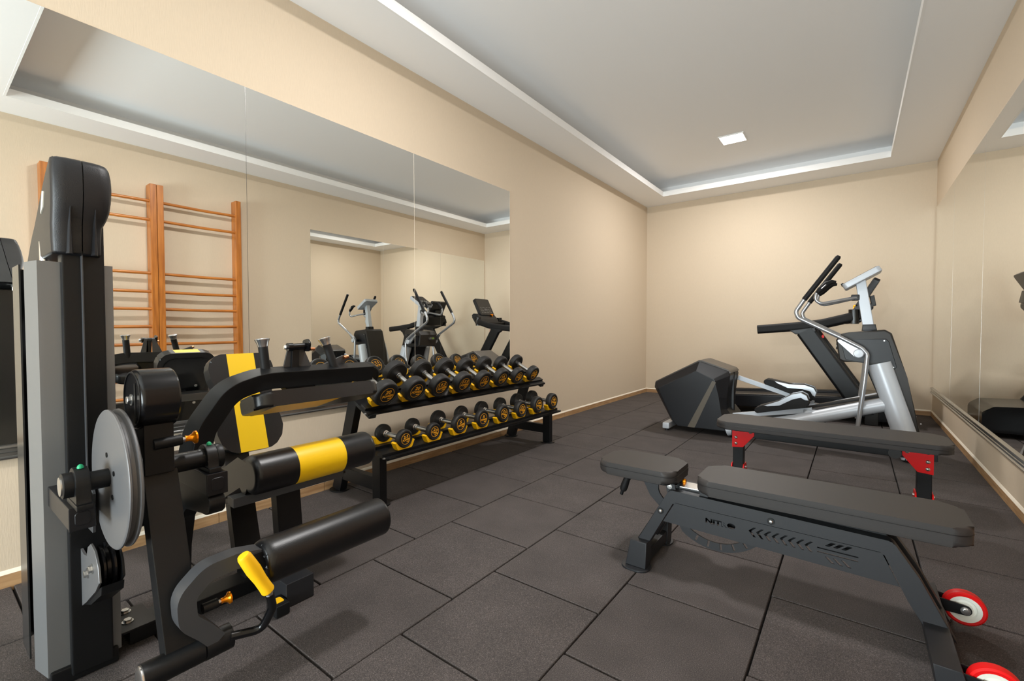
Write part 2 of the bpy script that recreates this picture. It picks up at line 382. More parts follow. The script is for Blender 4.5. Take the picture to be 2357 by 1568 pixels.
def rail_profile(sx, x, z0, z1):
    d = lambda a: x+sx*a; h = z1-z0
    return [(d(0), z0), (d(0.020), z0), (d(0.022), z0+0.006), (d(0.013), z0+0.012), (d(0.013), z0+h*0.45), (d(0.017), z0+h*0.5), (d(0.013), z0+h*0.55),
            (d(0.013), z1-0.014), (d(0.022), z1-0.008), (d(0.020), z1), (d(0), z1)]
def mirrors():
    t = thing('wall_mirror', 'large frameless wall mirror of three panels behind the dumbbell rack', 'mirror', (XL, 1.18, 0.55))
    z0, z1 = 0.575, 2.422
    for a, b in ((-0.05, 1.182), (1.184, 2.413), (2.415, 3.65)):
        MB().box(XL+0.002, XL+0.007, a, b, z0, z1).build('mirror_panel', 'mirror', t)
    for y, w in ((1.183, .001), (2.414, .0022), (3.651, .002)): MB().box(XL+0.002, XL+0.0072, y-w/2, y+w/2, z0, z1).build('mirror_joint', 'bead' if w > .0015 else 'alu_dark', t)
    MB().prism(rail_profile(1, XL+0.001, 0.527, 0.583), 'y', -0.05, 3.66).build('mirror_rail', 'alu', t)
    t = thing('wall_mirror', 'frameless wall mirror on right wall ending at the back corner', 'mirror', (XR, 5.4, 0.30))
    z0, z1 = 0.335, 2.487
    for a, b in ((3.54, 4.808), (4.810, 6.118), (6.120, 7.40)):
        MB().box(XR-0.007, XR-0.002, a, b, z0, z1).build('mirror_panel', 'mirror', t)
    for y in (4.809, 6.119): MB().box(XR-0.0072, XR-0.002, y-.0011, y+.0011, z0, z1).build('mirror_joint', 'alu', t)
    for a, b in ((3.54, 5.42), (5.425, 6.28), (6.285, 7.405)):
        MB().prism(rail_profile(-1, XR-0.001, 0.285, 0.343), 'y', a, b).build('mirror_rail', 'alu', t)
    # ceiling panels
    for i, (x, y) in enumerate(LAMPS):
        lab = ('square white ceiling panel light glowing near the far end of the tray', 'square ceiling panel light nearest the camera end of the tray')[i]
        t = thing('ceiling_light', lab, 'ceiling light', (x, y, ZT), group='recessed ceiling panel lights')
        f = MB(); s = 0.135
        for q in ((-s, s, -s, -s+.012), (-s, s, s-.012, s), (-s, -s+.012, -s+.012, s-.012), (s-.012, s, -s+.012, s-.012)):
            f.box(x+q[0], x+q[1], y+q[2], y+q[3], ZT-0.012, ZT-0.0005)
        f.build('light_frame', 'frame_white', t)
        MB().box(x-s+.012, x+s-.012, y-s+.012, y+s-.012, ZT-0.009, ZT-0.002).build('diffuser', 'lamp', t)
        a = area('panel_glow', (0, 0, -0.02), (0, 0, 0), 0.24, 0.24, LAMP_POWER, (1.0, 0.98, 0.965)); a.parent = t
mirrors()

def wall_bars():
    bz = [2.46, 2.255, 1.67, 1.468, 1.277, 1.083, 0.889, 0.694, 0.50, 0.305, 0.11]
    for (a, b, lab) in ((0.80, 1.700, 'wooden wall bars on right wall, section nearer the camera'), (1.703, 2.562, 'wooden wall bars on right wall, section nearer the back wall')):
        t = thing('wall_bars', lab, 'wall bars', (XR-0.06, (a+b)/2, 0), group='gymnastic wall bars on the right wall')
        for y in (a, b-0.060):
            m = MB(); m.box(XR-0.132, XR-0.001, y, y+0.060, 0.0, 2.645, 0.004); m.build('upright', 'bar_wood', t)
        for z in bz:
            k = random.uniform(-.008, .008)
            m = MB(); m.tube([(XR-0.092, a+0.04, z), (XR-0.092+k, (a+b)/2, z-0.004), (XR-0.092, b-0.04, z)], 0.0165, 12); m.build('rung', 'bar_wood_y', t)
wall_bars()

# ------------------------------------------------------------------ dumbbell rack and dumbbells
def rack():
    t = thing('dumbbell_rack', 'black two-tier steel dumbbell rack with yellow saddles along the left wall', 'rack', (-2.45, 2.64, 0))
    TH = math.radians(27)
    for s, y in ((0, 1.70), (1, 3.58)):
        m = MB(); m.bar((-2.70, y, 0.006), (-2.51, y, 0.60), 0.05, 0.085); m.build('upright', 'black_metal', t)
        m = MB(); m.bar((-2.275, y, 0.006), (-2.275, y, 0.295), 0.05, 0.075); m.build('front_post', 'black_metal', t)
        m = MB(); m.box(-2.64, -2.31, y-0.022, y+0.022, 0.085, 0.165, 0.003); m.build('cross_beam', 'black_metal', t)
        for x in (-2.70, -2.275):
            m = MB(); m.prism(rrect(0.13, 0.11, 0.05, 6, x, y), 'z', 0.0, 0.007, 0.001, 1); m.build('foot_plate', 'black_metal', t)
        # bracket plates under the shelves, with bolts
        m = MB(); m.bar((-2.60, y, 0.655), (-2.335, y, 0.655-0.265*math.tan(TH)), 0.05, 0.02); m.build('shelf_bracket', 'black_metal', t)
        m = MB(); m.box(-2.45, -2.15, y-0.025, y+0.025, 0.292, 0.303, 0.002); m.build('shelf_bracket', 'black_metal', t)
        yb = y-0.045 if s == 0 else y+0.045
        for p in ((-2.345, 0.545), (-2.17, 0.303)):
            m = MB(); m.hexbolt((p[0], yb, p[1]), (0, 0, 1), 0.007, 0.007); m.build('bolt', 'zinc', t)
    # shelves: shallow upward channels
    def shelf(name, cx, cz, w, tilt):
        m = MB(); h = w/2
        m.box(-h, h, 1.66, 3.62, -0.004, 0.0); m.box(h-0.004, h, 1.66, 3.62, -0.014, 0.0); m.box(-h, -h+0.004, 1.66, 3.62, -0.03, 0.0)
        for q in (-0.35*w, 0.20*w): m.box(q, q+0.05, 1.66, 3.62, 0.0, 0.018, 0.002)
        m.xform(Matrix.Translation((cx, 0, cz)) @ Matrix.Rotation(tilt, 4, 'Y'))
        return m.build(name, 'black_metal', t)
    shelf('upper_shelf', -2.455, 0.610, 0.29, TH)
    shelf('lower_shelf', -2.30, 0.308, 0.29, 0.03)
    # dumbbells and the saddles below them
    spec = {'20': (.085, .066, .125), '17.5': (.083, .062, .125), '15': (.078, .058, .125), '12.5': (.072, .056, .125),
            '2.5': (.058, .040, .12), '5': (.067, .044, .12), '7.5': (.069, .05, .12), '10': (.072, .054, .122)}
    cache = {}
    def meshes(w):
        if w in cache: return cache[w]
        r, th, hl = spec[w]
        hd = MB(); hd.lathe([(r*0.86, 0), (r*0.97, 0.006), (r, 0.016), (r, th-0.018), (r*0.97, th-0.008), (r*0.90, th-0.002), (r*0.80, th), (r*0.78, th-0.003), (0, th-0.003)], (0, 0, 0), (1, 0, 0), 36)
        fc = MB(); R = r*0.56
        fc.lathe([(R+0.0009, 0), (R+0.0009, 0.0012), (R-0.0009, 0.0012), (R-0.0009, 0)], (th-0.003, 0, 0), (1, 0, 0), 40, False)
        Mx = Matrix.Translation((th-0.0022, 0, 0)) @ Matrix(((0, 0, 1, 0), (1, 0, 0, 0), (0, 1, 0, 0), (0, 0, 0, 1)))
        for txt, z, wid, sz in ((w.replace('.', ','), R*0.36, R*(0.36+0.26*len(w)), R*0.72), ('POWER', -R*0.22, R*1.62, R*0.50), ('HARD', -R*0.60, R*0.62, R*0.24)):
            bm = text_bm(txt, sz, shear=0.18, extrude=0.0006, width=wid, offset=0.0002)
            append_bm(fc, bm, Mx @ Matrix.Translation((R*0.06 if txt != 'HARD' else R*0.42, z, 0)))
        gr = MB(); L2 = hl-0.012
        gr.lathe([(.0125, -L2), (.0155, -L2*0.4), (.0165, 0), (.0155, L2*0.4), (.0125, L2)], (0, 0, 0), (1, 0, 0), 16)
        co = MB(); co.lathe([(.020, 0), (.021, .004), (.021, .013), (.017, .015), (.017, .020), (.019, .021), (.019, .027), (.014, .029)], (0, 0, 0), (-1, 0, 0), 20)
        cache[w] = (hd.mesh('head', 'rubber', None, 32), fc.mesh('face_print', 'yellow_print'), gr.mesh('grip', 'zinc'), co.mesh('collar', 'chrome'))
        return cache[w]
    cr = MB(); rim = [(-.088, .046), (-.066, .010), (-.058, 0), (.058, 0), (.066, .010), (.088, .046), (.074, .052), (.046, .018), (.018, .008), (-.018, .008), (-.046, .018), (-.074, .052)]
    cr.prism(rim, 'x', -0.02, 0.02, 0.003, 2); cradle = cr.mesh('saddle', 'yellow_plastic')
    def dumbbell(w, y, row, k, label):
        r, th, hl = spec[w]; hm, fm, gm, cm = meshes(w)
        hl2 = 0.108
        if row == 'up':
            ax = Vector((math.cos(TH), 0, -math.sin(TH))); nrm = Vector((math.sin(TH), 0, math.cos(TH)))
            c = Vector((-2.455, y, 0.612))+nrm*(r+0.030); rot = (random.uniform(-.35, .35), TH, 0); tl = TH
            base = Vector((-2.455, y, 0.610))+nrm*0.019
        else:
            ax = Vector((math.cos(.03), 0, -math.sin(.03))); nrm = Vector((math.sin(.03), 0, math.cos(.03)))
            c = Vector((-2.30, y, 0.308))+nrm*(r+0.024); rot = (random.uniform(-.35, .35), .03, 0); tl = .03
            base = Vector((-2.30, y, 0.308))+nrm*0.019
        o = thing('dumbbell', label, 'dumbbell', c, rot, 'round dumbbells on the '+('upper' if row == 'up' else 'lower')+' shelf of the rack')
        ln = 0.074 if row == 'up' else 0.082
        for sgn in (1, -1):
            h = link('head', hm, o); h.location = (sgn*ln, 0, 0); h.rotation_euler = (0, 0, 0 if sgn > 0 else math.pi)
            f = link('face_print', fm, h)
            q = link('collar', cm, o); q.location = (sgn*(ln+0.002), 0, 0); q.rotation_euler = (0, 0, 0 if sgn > 0 else math.pi)
        link('grip', gm, o)
        for sgn in (0.50, -0.62):
            s = link('saddle', cradle, t); p = base+ax*(sgn*2*ln+(0.012 if sgn > 0 else -0.005)) ; sc = (1, 0.62+0.38*r/0.085, 1)
            s.location = p-t.location; s.rotation_euler = (0, tl, 0); s.scale = sc
    ups = ['20', '20', '17.5', '17.5', '15', '15', '12.5', '12.5']; los = ['2.5', '2.5', '5', '5', '7.5', '7.5', '10', '10']
    ORD = ['at the near end of', 'second from the near end of', 'third from the near end of', 'fourth from the near end of',
           'fourth from the far end of', 'third from the far end of', 'second from the far end of', 'at the far end of']
    for i in range(8):
        dumbbell(ups[i], 1.768+0.2315*i, 'up', i, 'black dumbbell printed %s in yellow, %s the upper shelf' % (ups[i], ORD[i]))
        dumbbell(los[i], 1.822+0.2415*i, 'lo', i, 'black dumbbell printed %s in yellow, %s the lower shelf' % (los[i], ORD[i]))
rack()

# ------------------------------------------------------------------ leg curl machine (left foreground)
def leg_machine():
    t = thing('leg_curl_machine', 'black and yellow seated leg machine with weight tower in the left foreground', 'exercise machine', (-2.0, 0.8, 0))
    B = lambda mb, n, mt, **k: mb.build(n, mt, k.pop('parent', t), **k)
    # --- weight tower
    tw = MB(); tw.box(-1.902, -1.850, 0.279, 0.3755, 0.02, 1.39, 0.006); B(tw, 'tower_post', 'black_metal')
    def shroud(P, z0, z1, mt, th=.004):
        V = [Vector(p) for p in P]; c = sum(V, Vector((0, 0)))/len(V); inn = []
        for k, v in enumerate(V):
            a = V[max(k-1, 0)]; b = V[min(k+1, len(V)-1)]; tn = (b-a).normalized(); nn = Vector((-tn.y, tn.x))
            if nn.dot(c-v) < 0: nn = -nn
            inn.append(v+nn*th)
        m = MB(); m.prism([tuple(v) for v in V]+[tuple(v) for v in inn[::-1]], 'z', z0, z1); B(m, 'tower_shroud', mt, angle=15)
    shroud([(-1.958, .2150), (-1.872, .2315), (-1.872, .3985), (-1.958, .4150)], .035, 1.256, 'shroud')
    shroud([(-2.000, .2090), (-2.125, .2085), (-2.165, .238), (-2.165, .392), (-2.125, .4215), (-2.000, .421)], .05, 1.252, 'shroud_dark')
    for k in range(16):
        z = 0.12+k*0.036; B(MB().box(-2.135, -1.915, .236, .386, z, z+.033, .003), 'weight_plate', 'black_gloss')
    for y in (0.268, 0.354): B(MB().cyl((-2.02, y, 0.05), (-2.02, y, 1.33), 0.0125, n=12), 'guide_rod', 'chrome')
    B(MB().box(-2.15, -1.86, .235, .390, 0.0, 0.05, .006), 'tower_base', 'black_metal')
    B(MB().box(-2.08, -1.895, .282, .372, 1.30, 1.38, .004), 'tower_crown', 'black_metal')
    # moulded head, two half shells with a seam
    for sgn, ym in ((-1, 0.3200), (1, 0.3225)):
        R = []
        for z, xf, xb, hl, hr in ((1.276, -1.835, -2.275, .058, .042), (1.284, -1.826, -2.290, .062, .0445), (1.33, -1.823, -2.215, .0635, .045), (1.362, -1.820, -2.160, .064, .046),
                              (1.385, -1.812, -2.115, .064, .055), (1.41, -1.804, -2.075, .064, .0615), (1.44, -1.797, -2.025, .0645, .0640), (1.478, -1.794, -1.960, .065, .0655), (1.51, -1.796, -1.905, .065, .0645),
                              (1.532, -1.800, -1.872, .064, .0620), (1.545, -1.806, -1.858, .0625, .058), (1.551, -1.816, -1.850, .056, .050)):
            hw = hl if sgn < 0 else hr
            P = [(xf, 0), (xf-0.001, hw*0.55), (xf-0.007, hw*0.88), (xf-0.020, hw), (xf*.55+xb*.45, hw), (xb+0.012, hw*0.98), (xb+0.003, hw*0.8), (xb, 0)]
            R.append([(x, ym+sgn*d, z) for x, d in P])
        m = MB(); m.loft(R); h = B(m, 'tower_head', 'black_plastic', angle=50)
        rb = MB(); yy = ym+sgn*0.026
        rb.loft([[(-1.830, yy-.008, 1.278), (-1.830, yy+.008, 1.278), (-1.812, yy+.003, 1.278), (-1.812, yy-.003, 1.278)],
                 [(-1.822, yy-.004, 1.36), (-1.822, yy+.004, 1.36), (-1.809, yy+.0015, 1.36), (-1.809, yy-.0015, 1.36)],
                 [(-1.803, yy-.001, 1.412), (-1.803, yy+.001, 1.412), (-1.801, yy+.0005, 1.412), (-1.801, yy-.0005, 1.412)]])
        rb.build('head_rib', 'black_plastic', h)
        if sgn < 0:
            lb = MB(); y = ym-.0655; lb.prism([(-1.965, 1.405), (-1.925, 1.420), (-1.905, 1.462), (-1.930, 1.468)], 'y', y-.001, y+.002); lb.build('head_sticker', 'label_paper', h)
    m = MB(); m.box(-1.850, -1.834, .3205, .3232, .46, 1.29); B(m, 'belt', 'grey_metal')
    # low pulley between bracket plates
    m = MB(); pl = [(-1.851, .224), (-1.793, .257), (-1.681, .327), (-1.639, .364), (-1.6485, .406), (-1.681, .439), (-1.728, .448), (-1.761, .4296), (-1.775, .399), (-1.812, .392), (-1.851, .399)]
    m.prism(pl, 'y', .3045, .3105, .001, 1); br = B(m, 'pulley_bracket', 'disc_metal')
    for x, z in ((-1.709, .383), (-1.765, .352)):
        k = MB(); k.hexbolt((x, .3045, z), (0, -1, 0), .0105, .010); k.build('bolt', 'zinc', br)
    m = MB(); m.lathe([(.0, 0), (.054, 0), (.058, .003), (.058, .008), (.047, .013), (.047, .021), (.058, .026), (.058, .031), (.054, .034), (0, .034)], (-1.709, .3155, .383), (0, 1, 0), 32); B(m, 'pulley', 'black_gloss')
    m = MB(); m.prism([(-1.851, .257), (-1.737, .303), (-1.644, .350), (-1.653, .322), (-1.775, .252), (-1.851, .224)], 'y', .3105, .360, .001, 1); m.prism(pl, 'y', .356, .361); B(m, 'pulley_guard', 'black_metal')
    # --- cam disc on the main shaft
    AX, AZ = -1.606, 0.6585
    m = MB(); m.lathe([(0, 0), (.183, 0), (.187, .003), (.187, .007), (.174, .012), (.174, .020), (.187, .025), (.187, .029), (.183, .032), (0, .032)], (AX, .323, AZ-0.005), (0, 1, 0), 64); dsk = B(m, 'cam_disc', 'disc_metal')
    for a in (100, 20, -50):
        x, z = AX+.06*math.cos(math.radians(a)), AZ+.06*math.sin(math.radians(a)); k = MB(); k.lathe([(.007, 0), (.007, .002), (.004, .002)], (x, .323, z), (0, -1, 0), 12); k.build('disc_hole', 'black_gloss', dsk)
    m = MB(); m.prism([(-1.775, .481), (-1.719, .481), (-1.709, .593), (-1.737, .63), (-1.775, .612)], 'y', .308, .316, .001, 1); B(m, 'belt_clamp', 'grey_metal')
    for z in (.514, .556): m = MB(); m.hexbolt((-1.747, .308, z), (0, -1, 0), .0095, .010); m.cyl((-1.747, .280, z), (-1.747, .308, z), .005, n=8); B(m, 'bolt', 'zinc')
    def pillow(x0, xb, y0, y1, z0, z1, by):   # bearing block standing on the end of a square tube
        m = MB(); m.box(xb, x0, y0, y1, z0, z1, 0.003); tb = B(m, 'bearing_tube', 'hard_plastic')
        c = MB(); c.box(x0-0.002, x0+0.006, y0-.001, y1+.001, z0-.001, z1+.001, 0.003)
        c.prism(rrect((y1-y0)*.6, (z1-z0)*.6, .008, 4, (y0+y1)/2, (z0+z1)/2), 'x', x0+0.005, x0+0.0075, .001, 1); c.build('end_cap', 'hard_plastic', tb)
        k = MB(); k.box(AX-.058, AX+.058, by-.017, by+.017, z1, z1+.015, .003)
        k.prism([(AX-.047, z1+.013), (AX-.042, z1+.028)]+[(AX+.043*math.cos(math.radians(a)), AZ+.043*math.sin(math.radians(a))) for a in range(180, -1, -20)]+[(AX+.042, z1+.028), (AX+.047, z1+.013)], 'y', by-.015, by+.015, .003, 2); B(k, 'pillow_block', 'black_metal')
        g = MB(); g.lathe([(.007, 0), (.007, .004), (.005, .008), (.002, .010)], (AX+.01, by, AZ+.041), (0, 0, 1), 10); B(g, 'grease_cap', 'green')
    pillow(-1.592, -2.02, .241, .2915, .542, .600, .266)
    m = MB(); m.cyl((AX, .230, AZ), (AX, .323, AZ), .0245, n=24); B(m, 'shaft', 'black_metal')
    m = MB(); m.lathe([(.032, 0), (.032, .019), (.028, .021), (0, .021)], (AX, .251, AZ), (0, -1, 0), 24); B(m, 'bearing_cap', 'black_metal')
    m = MB(); m.lathe([(.024, 0), (.024, .003), (0, .004)], (AX, .230, AZ), (0, -1, 0), 20); B(m, 'shaft_end', 'zinc')
    # --- swing lever: hub, counterweight, lever leg, bottom tube
    m = MB(); m.cyl((AX, .355, AZ), (AX, .58, AZ+.002), .028, n=24); B(m, 'shaft', 'black_metal')
    m = MB(); m.prism(fillet([(AX-.085, .612), (AX+.047, .593), (AX+.084, .686), (AX+.02, .756), (AX-.065, .742)], .04, 5, True), 'y', .366, .381, .003, 1); B(m, 'selector_plate', 'black_metal')
    CZ = .862
    m = MB(); m.lathe([(0, 0), (.077, 0), (.082, .004), (.084, .010), (.084, .086), (.080, .091), (0, .091)], (AX, .378, CZ), (0, 1, 0), 40); cw = B(m, 'counterweight', 'black_gloss')
    m = MB(); m.lathe([(.078, 0), (.078, .002), (.074, .002), (.074, 0)], (AX, .3775, CZ), (0, -1, 0), 40, False); m.prism(rrect(.011, .112, .005, 4, AX+.028, CZ-.008), 'y', .3755, .378); m.build('counterweight_rim', 'black_metal', cw)
    m = MB(); m.hexbolt((AX, .377, CZ), (0, -1, 0), .012, .013); m.build('bolt', 'zinc', cw)
    m = MB(); m.bar((AX, .425, .65), (AX, .425, .795), .070, .090); B(m, 'counterweight_arm', 'black_metal')
    m = MB(); m.cyl((AX+.042, .411, .735), (AX+.042, .478, .737), .016, n=18); B(m, 'pin_sleeve', 'black_metal')
    def knob(x, y, z, s=1.0):
        m = MB(); m.lathe([(.007*s, 0), (.007*s, .010*s)], (x, y, z), (0, 1, 0), 6); B(m, 'pin_nut', 'zinc')
        m = MB(); m.lathe([(.010*s, 0), (.009*s, .010*s), (.013*s, .020*s), (.021*s, .026*s), (.021*s, .031*s), (.012*s, .033*s), (0, .033*s)], (x, y+.010*s, z), (0, 1, 0), 24); B(m, 'pull_knob', 'orange_metal')
    knob(AX+.042, .478, .737, .92)
    m = MB(); m.bar((AX-.005, .4315, .668), (-1.443, .4315, .187), .082, .051); B(m, 'lever_leg', 'black_metal')
    m = MB(); m.cyl((-1.429, .341, .1755), (-1.429, .4745, .1755), .0335, n=28); B(m, 'lever_tube', 'black_metal')
    m = MB(); m.lathe([(.030, 0), (.030, .004), (.024, .007), (0, .007)], (-1.429, .341, .1755), (0, -1, 0), 24); B(m, 'lever_end', 'chrome')
    m = MB(); m.cyl((-1.429, .478, .1755), (-1.429, .546, .1755), .0345, n=28); B(m, 'pivot_sleeve', 'black_metal')
    # flat hook arm curving round to the roller bar
    pp = fillet([(.505, .192), (.476, .232), (.436, .278), (.432, .345), (.485, .392), (.56, .395), (.62, .383)], [0, .04, .05, .05, .06, .05, 0], 6)
    m = MB(); m.sweep([(-1.425, p[0], p[1]) for p in pp], [(-.026, -.022), (.026, -.022), (.026, .022), (-.026, .022)], (1, 0, 0)); B(m, 'hook_arm', 'grey_metal', angle=50)
    m = MB(); m.box(-1.452, -1.395, .575, .66, .338, .400, .003); B(m, 'roller_bar', 'black_metal')
    RX, RZ = -1.418, .355
    m = MB(); m.lathe([(0, .012), (.021, .010), (.032, 0), (.052, -.006), (.062, 0), (.067, .013), (.0675, .028), (.0675, .420), (.0665, .427), (.063, .431), (0, .432)], (RX, .630, RZ), (0, 1, 0), 40); rl = B(m, 'leg_roller', 'leather', angle=60)
    m = MB()
    for k in range(9):
        a = math.radians(40*k); p = [(RX+.028*math.cos(a), .634, RZ+.028*math.sin(a)), (RX+.047*math.cos(a+.06), .627, RZ+.047*math.sin(a+.06)), (RX+.060*math.cos(a), .630, RZ+.060*math.sin(a))]; m.tube(p, [.003, .006, .002], 6)
    m.build('gathered_leather', 'leather', rl)
    # crank with yellow grip
    m = MB(); m.tube(fillet([(-1.40, .537, .188), (-1.378, .612, .178), (-1.345, .628, .247), (-1.345, .620, .289)], .033, 6), .0118, 14); B(m, 'crank', 'black_gloss')
    m = MB(); m.cyl((-1.345, .621, .286), (-1.346, .618, .300), .0105, n=6); B(m, 'crank_nut', 'zinc')
    g0, g1 = Vector((-1.346, .617, .300)), Vector((-1.356, .553, .430)); d = (g1-g0)
    m = MB(); m.lathe([(0, 0), (.0165, 0), (.0182, .004), (.0173, .019), (.0173, .047), (.020, .084), (.0192, .112), (.0182, .135), (.015, .142), (0, .143)], g0, d, 24); B(m, 'crank_grip', 'yellow_grip')
    m = MB(); m.cyl((-1.42, .475, .290), (-1.42, .512, .290), .013, n=16); B(m, 'pin_sleeve', 'black_metal'); knob(-1.42, .512, .290, .8)
    # --- far bearing and its bracket
    pillow(-1.546, -1.95, .534, .590, .556, .621, .560)
    m = MB(); m.lathe([(.037, 0), (.039, .009), (.037, .018), (.02, .022), (0, .022)], (AX, .577, AZ), (0, 1, 0), 20); B(m, 'bearing_cap', 'black_metal')
    gp = [(-1.86, .555), (-1.55, .555), (-1.537, .523), (-1.56, .492), (-1.606, .490), (-1.737, .472), (-1.793, .425), (-1.83, .313), (-1.86, .06), (-1.93, .06), (-1.93, .555)]
    m = MB(); m.prism(fillet(gp, .03, 4, True), 'y', .540, .584, .003, 1); B(m, 'frame_gusset', 'black_metal')
    # --- seat, back and frame
    YC = .985
    sp = [(-2.26, .335), (-2.24, .315), (-2.03, .372), (-1.855, .432)]+arc(-1.792, .512, .075, -120, 115, 16)+[(-1.865, .548), (-2.02, .472), (-2.24, .412), (-2.26, .395)]
    m = MB(); m.prism(sp, 'y', .755, 1.275, .024, 4)
    for y in (.915, 1.12): m.bisect((0, y, 0), (0, 1, 0))
    m.paint(lambda c: 1 if .915 < c.y < 1.12 and c.x > -1.9 else 0); B(m, 'seat_cushion', ['leather', 'yellow_vinyl'], angle=30)
    m = MB(); m.bar((-2.23, .98, .302), (-1.84, .98, .415), .42, .022); B(m, 'seat_board', 'black_metal')
    m = MB(); m.bar((-1.835, .71, .418), (-1.835, 1.16, .418), .055, .035, side=(1, 0, 0)); B(m, 'seat_beam', 'grey_metal')
    m = MB(); m.bar((-1.90, .945, .41), (-1.86, .945, .055), .10, .05); B(m, 'seat_post', 'black_metal')
    path = fillet([(-2.405, .93, .70), (-2.20, .90, .20), (-2.10, .88, .045), (-1.83, .88, .045)], [0, .5, .12, 0], 10)
    m = MB(); m.sweep(path, [(-.052, -.024), (.052, -.024), (.052, .024), (-.052, .024)], (0, 1, 0)); B(m, 'frame_spine', 'black_metal', angle=50)
    m = MB(); m.box(-2.02, -1.92, .43, .87, .0, .055, .004); B(m, 'base_beam', 'black_metal')
    m = MB(); m.box(-2.06, -1.90, .405, .50, .055, .063, .002); pl = B(m, 'base_plate', 'black_metal')
    for x, y in ((-2.035, .445), (-1.962, .435)): MB().hexbolt((x, y, .063), (0, 0, 1), .012, .011).build('bolt', 'zinc', pl)
    m = MB(); m.cyl((-1.98, .37, .40), (-1.98, .56, .40), .03, n=20); B(m, 'cross_tube', 'black_metal')
    m = MB(); m.box(-1.83, -1.70, .845, .955, .0, .092, .004); B(m, 'stop_block', 'bench_metal')
    m = MB(); m.box(-1.745, -1.665, .79, .842, .0, .045, .006); fb = B(m, 'foot_cap', 'black_metal')
    m = MB(); m.prism(rrect(.036, .030, .005, 3, -1.705, .816), 'z', .045, .047); m.build('foot_sticker', 'yellow_plastic', fb)
    # back rest: hourglass pad
    TL = math.radians(18)
    hw = [(-.24, .075), (-.225, .105), (-.19, .135), (-.14, .148), (-.09, .142), (-.03, .122), (.02, .118), (.07, .128), (.12, .142), (.165, .146), (.20, .138), (.225, .115), (.235, .085)]
    ol = [(w, z) for z, w in hw]+[(-w, z) for z, w in hw[::-1]]; ol = fillet(ol, .025, 3, True)
    m = MB(); m.prism(ol, 'x', -.03, .03, .012, 3)
    for y in (-.062, .062): m.bisect((0, y, 0), (0, 1, 0))
    m.paint(lambda c: 1 if abs(c.y) < .062 and c.x > -.012 else 0)
    PM = Matrix.Translation((-2.36, YC, .705)) @ Matrix.Rotation(-TL, 4, 'Y')
    m.xform(PM); B(m, 'back_pad', ['leather', 'yellow_vinyl'], angle=30)
    m = MB(); m.prism([(p[0]*.82, p[1]*.86) for p in ol], 'x', -.036, -.029, .002, 1); m.xform(PM); bp = B(m, 'back_board', 'black_gloss')
    for y, z in ((-.05, .03), (.05, .03), (-.05, -.08), (.05, -.08)): k = MB(); k.hexbolt((-.036, y, z), (-1, 0, 0), .006, .005); k.xform(PM); k.build('bolt', 'zinc', bp)
    m = MB(); m.box(-2.56, -2.42, .90, 1.07, .655, .695, .003); sl = B(m, 'back_slider', 'alu_dark')
    # --- thigh pad on its curved arm
    pa = fillet([(-1.82, .590, .60), (-1.82, .612, .71), (-1.82, .70, .835), (-1.82, .82, .868), (-1.82, 1.30, .862)], [0, .14, .14, .3, 0], 8)
    m = MB(); ca, sa = math.cos(math.radians(13)), math.sin(math.radians(13))
    m.sweep(pa, [(a*ca-b*sa, a*sa+b*ca) for a, b in fillet([(-.04, -.033), (.04, -.033), (.04, .033), (-.04, .033)], .004, 2, True)], (1, 0, 0)); B(m, 'pad_arm', 'black_metal', angle=50)
    PT = Matrix.Translation((-1.835, 1.043, .766)) @ Matrix.Rotation(math.radians(-17), 4, 'Y')
    m = MB(); m.prism(rrect(.20, .54, .05, 6), 'z', -.028, .032, .014, 3)
    for y in (-.21, .06): m.bisect((0, y, 0), (0, 1, 0))
    m.paint(lambda c: 1 if -.21 < c.y < .06 and c.z < -.0275 else 0); m.xform(PT); B(m, 'thigh_pad', ['leather', 'yellow_vinyl'], angle=30)
    m = MB(); m.prism([(.89, .845), (1.04, .845), (1.02, .80), (.92, .80)], 'x', -1.85, -1.80, .002, 1); B(m, 'pad_bracket', 'black_metal')
    for p0, p1 in (((-1.842, .850, .86), (-1.848, .840, .993)), ((-1.81, 1.13, .87), (-1.832, 1.098, .993))):
        m = MB(); m.cyl(p0, p1, .0175, n=20); h = B(m, 'hand_grip', 'foam')
        d = Vector(p1)-Vector(p0); m = MB(); m.lathe([(.018, -.004), (.019, 0), (.022, .012), (.0265, .022), (.027, .026), (.022, .029), (0, .030)], p1, d, 28); m.build('grip_cap', 'chrome', h)
    for y in (.945, .985):
        m = MB(); m.prism([(y-.035 if y < .96 else y-.006, .885), (y+.012 if y < .96 else y+.055, .885), (y+.008, .995), (y-.008, .995)], 'x', -1.845, -1.838, .001, 1); B(m, 'adjuster_plate', 'grey_metal')
    m = MB(); m.prism(fillet([(-1.84, .965), (-1.80, .965), (-1.79, 1.0), (-1.81, 1.018), (-1.85, 1.01)], .012, 3, True), 'y', 1.0, 1.007, .001, 1); B(m, 'adjuster_sector', 'black_gloss')
    m = MB(); m.cyl((-1.825, .94, .985), (-1.825, 1.0, .988), .013, n=14); m.cyl((-1.825, .925, .985), (-1.825, .945, .985), .017, n=14); B(m, 'adjuster_pin', 'black_gloss')
    m = MB(); m.lathe([(.008, 0), (.010, .010), (.006, .014)], (-1.825, .925, .985), (0, -1, 0), 12); B(m, 'pin_tip', 'chrome')
    m = MB(); m.bar((-1.835, .955, .88), (-1.835, .962, .985), .03, .02); B(m, 'adjuster_post', 'black_metal')
    m = MB(); m.cyl((-1.80, 1.007, .975), (-1.80, 1.025, .975), .007, n=10); B(m, 'adjuster_bolt', 'copper')
    m = MB(); m.bar((-1.86, 1.09, .885), (-1.86, 1.20, .925), .03, .012); B(m, 'adjuster_bar', 'grey_metal')
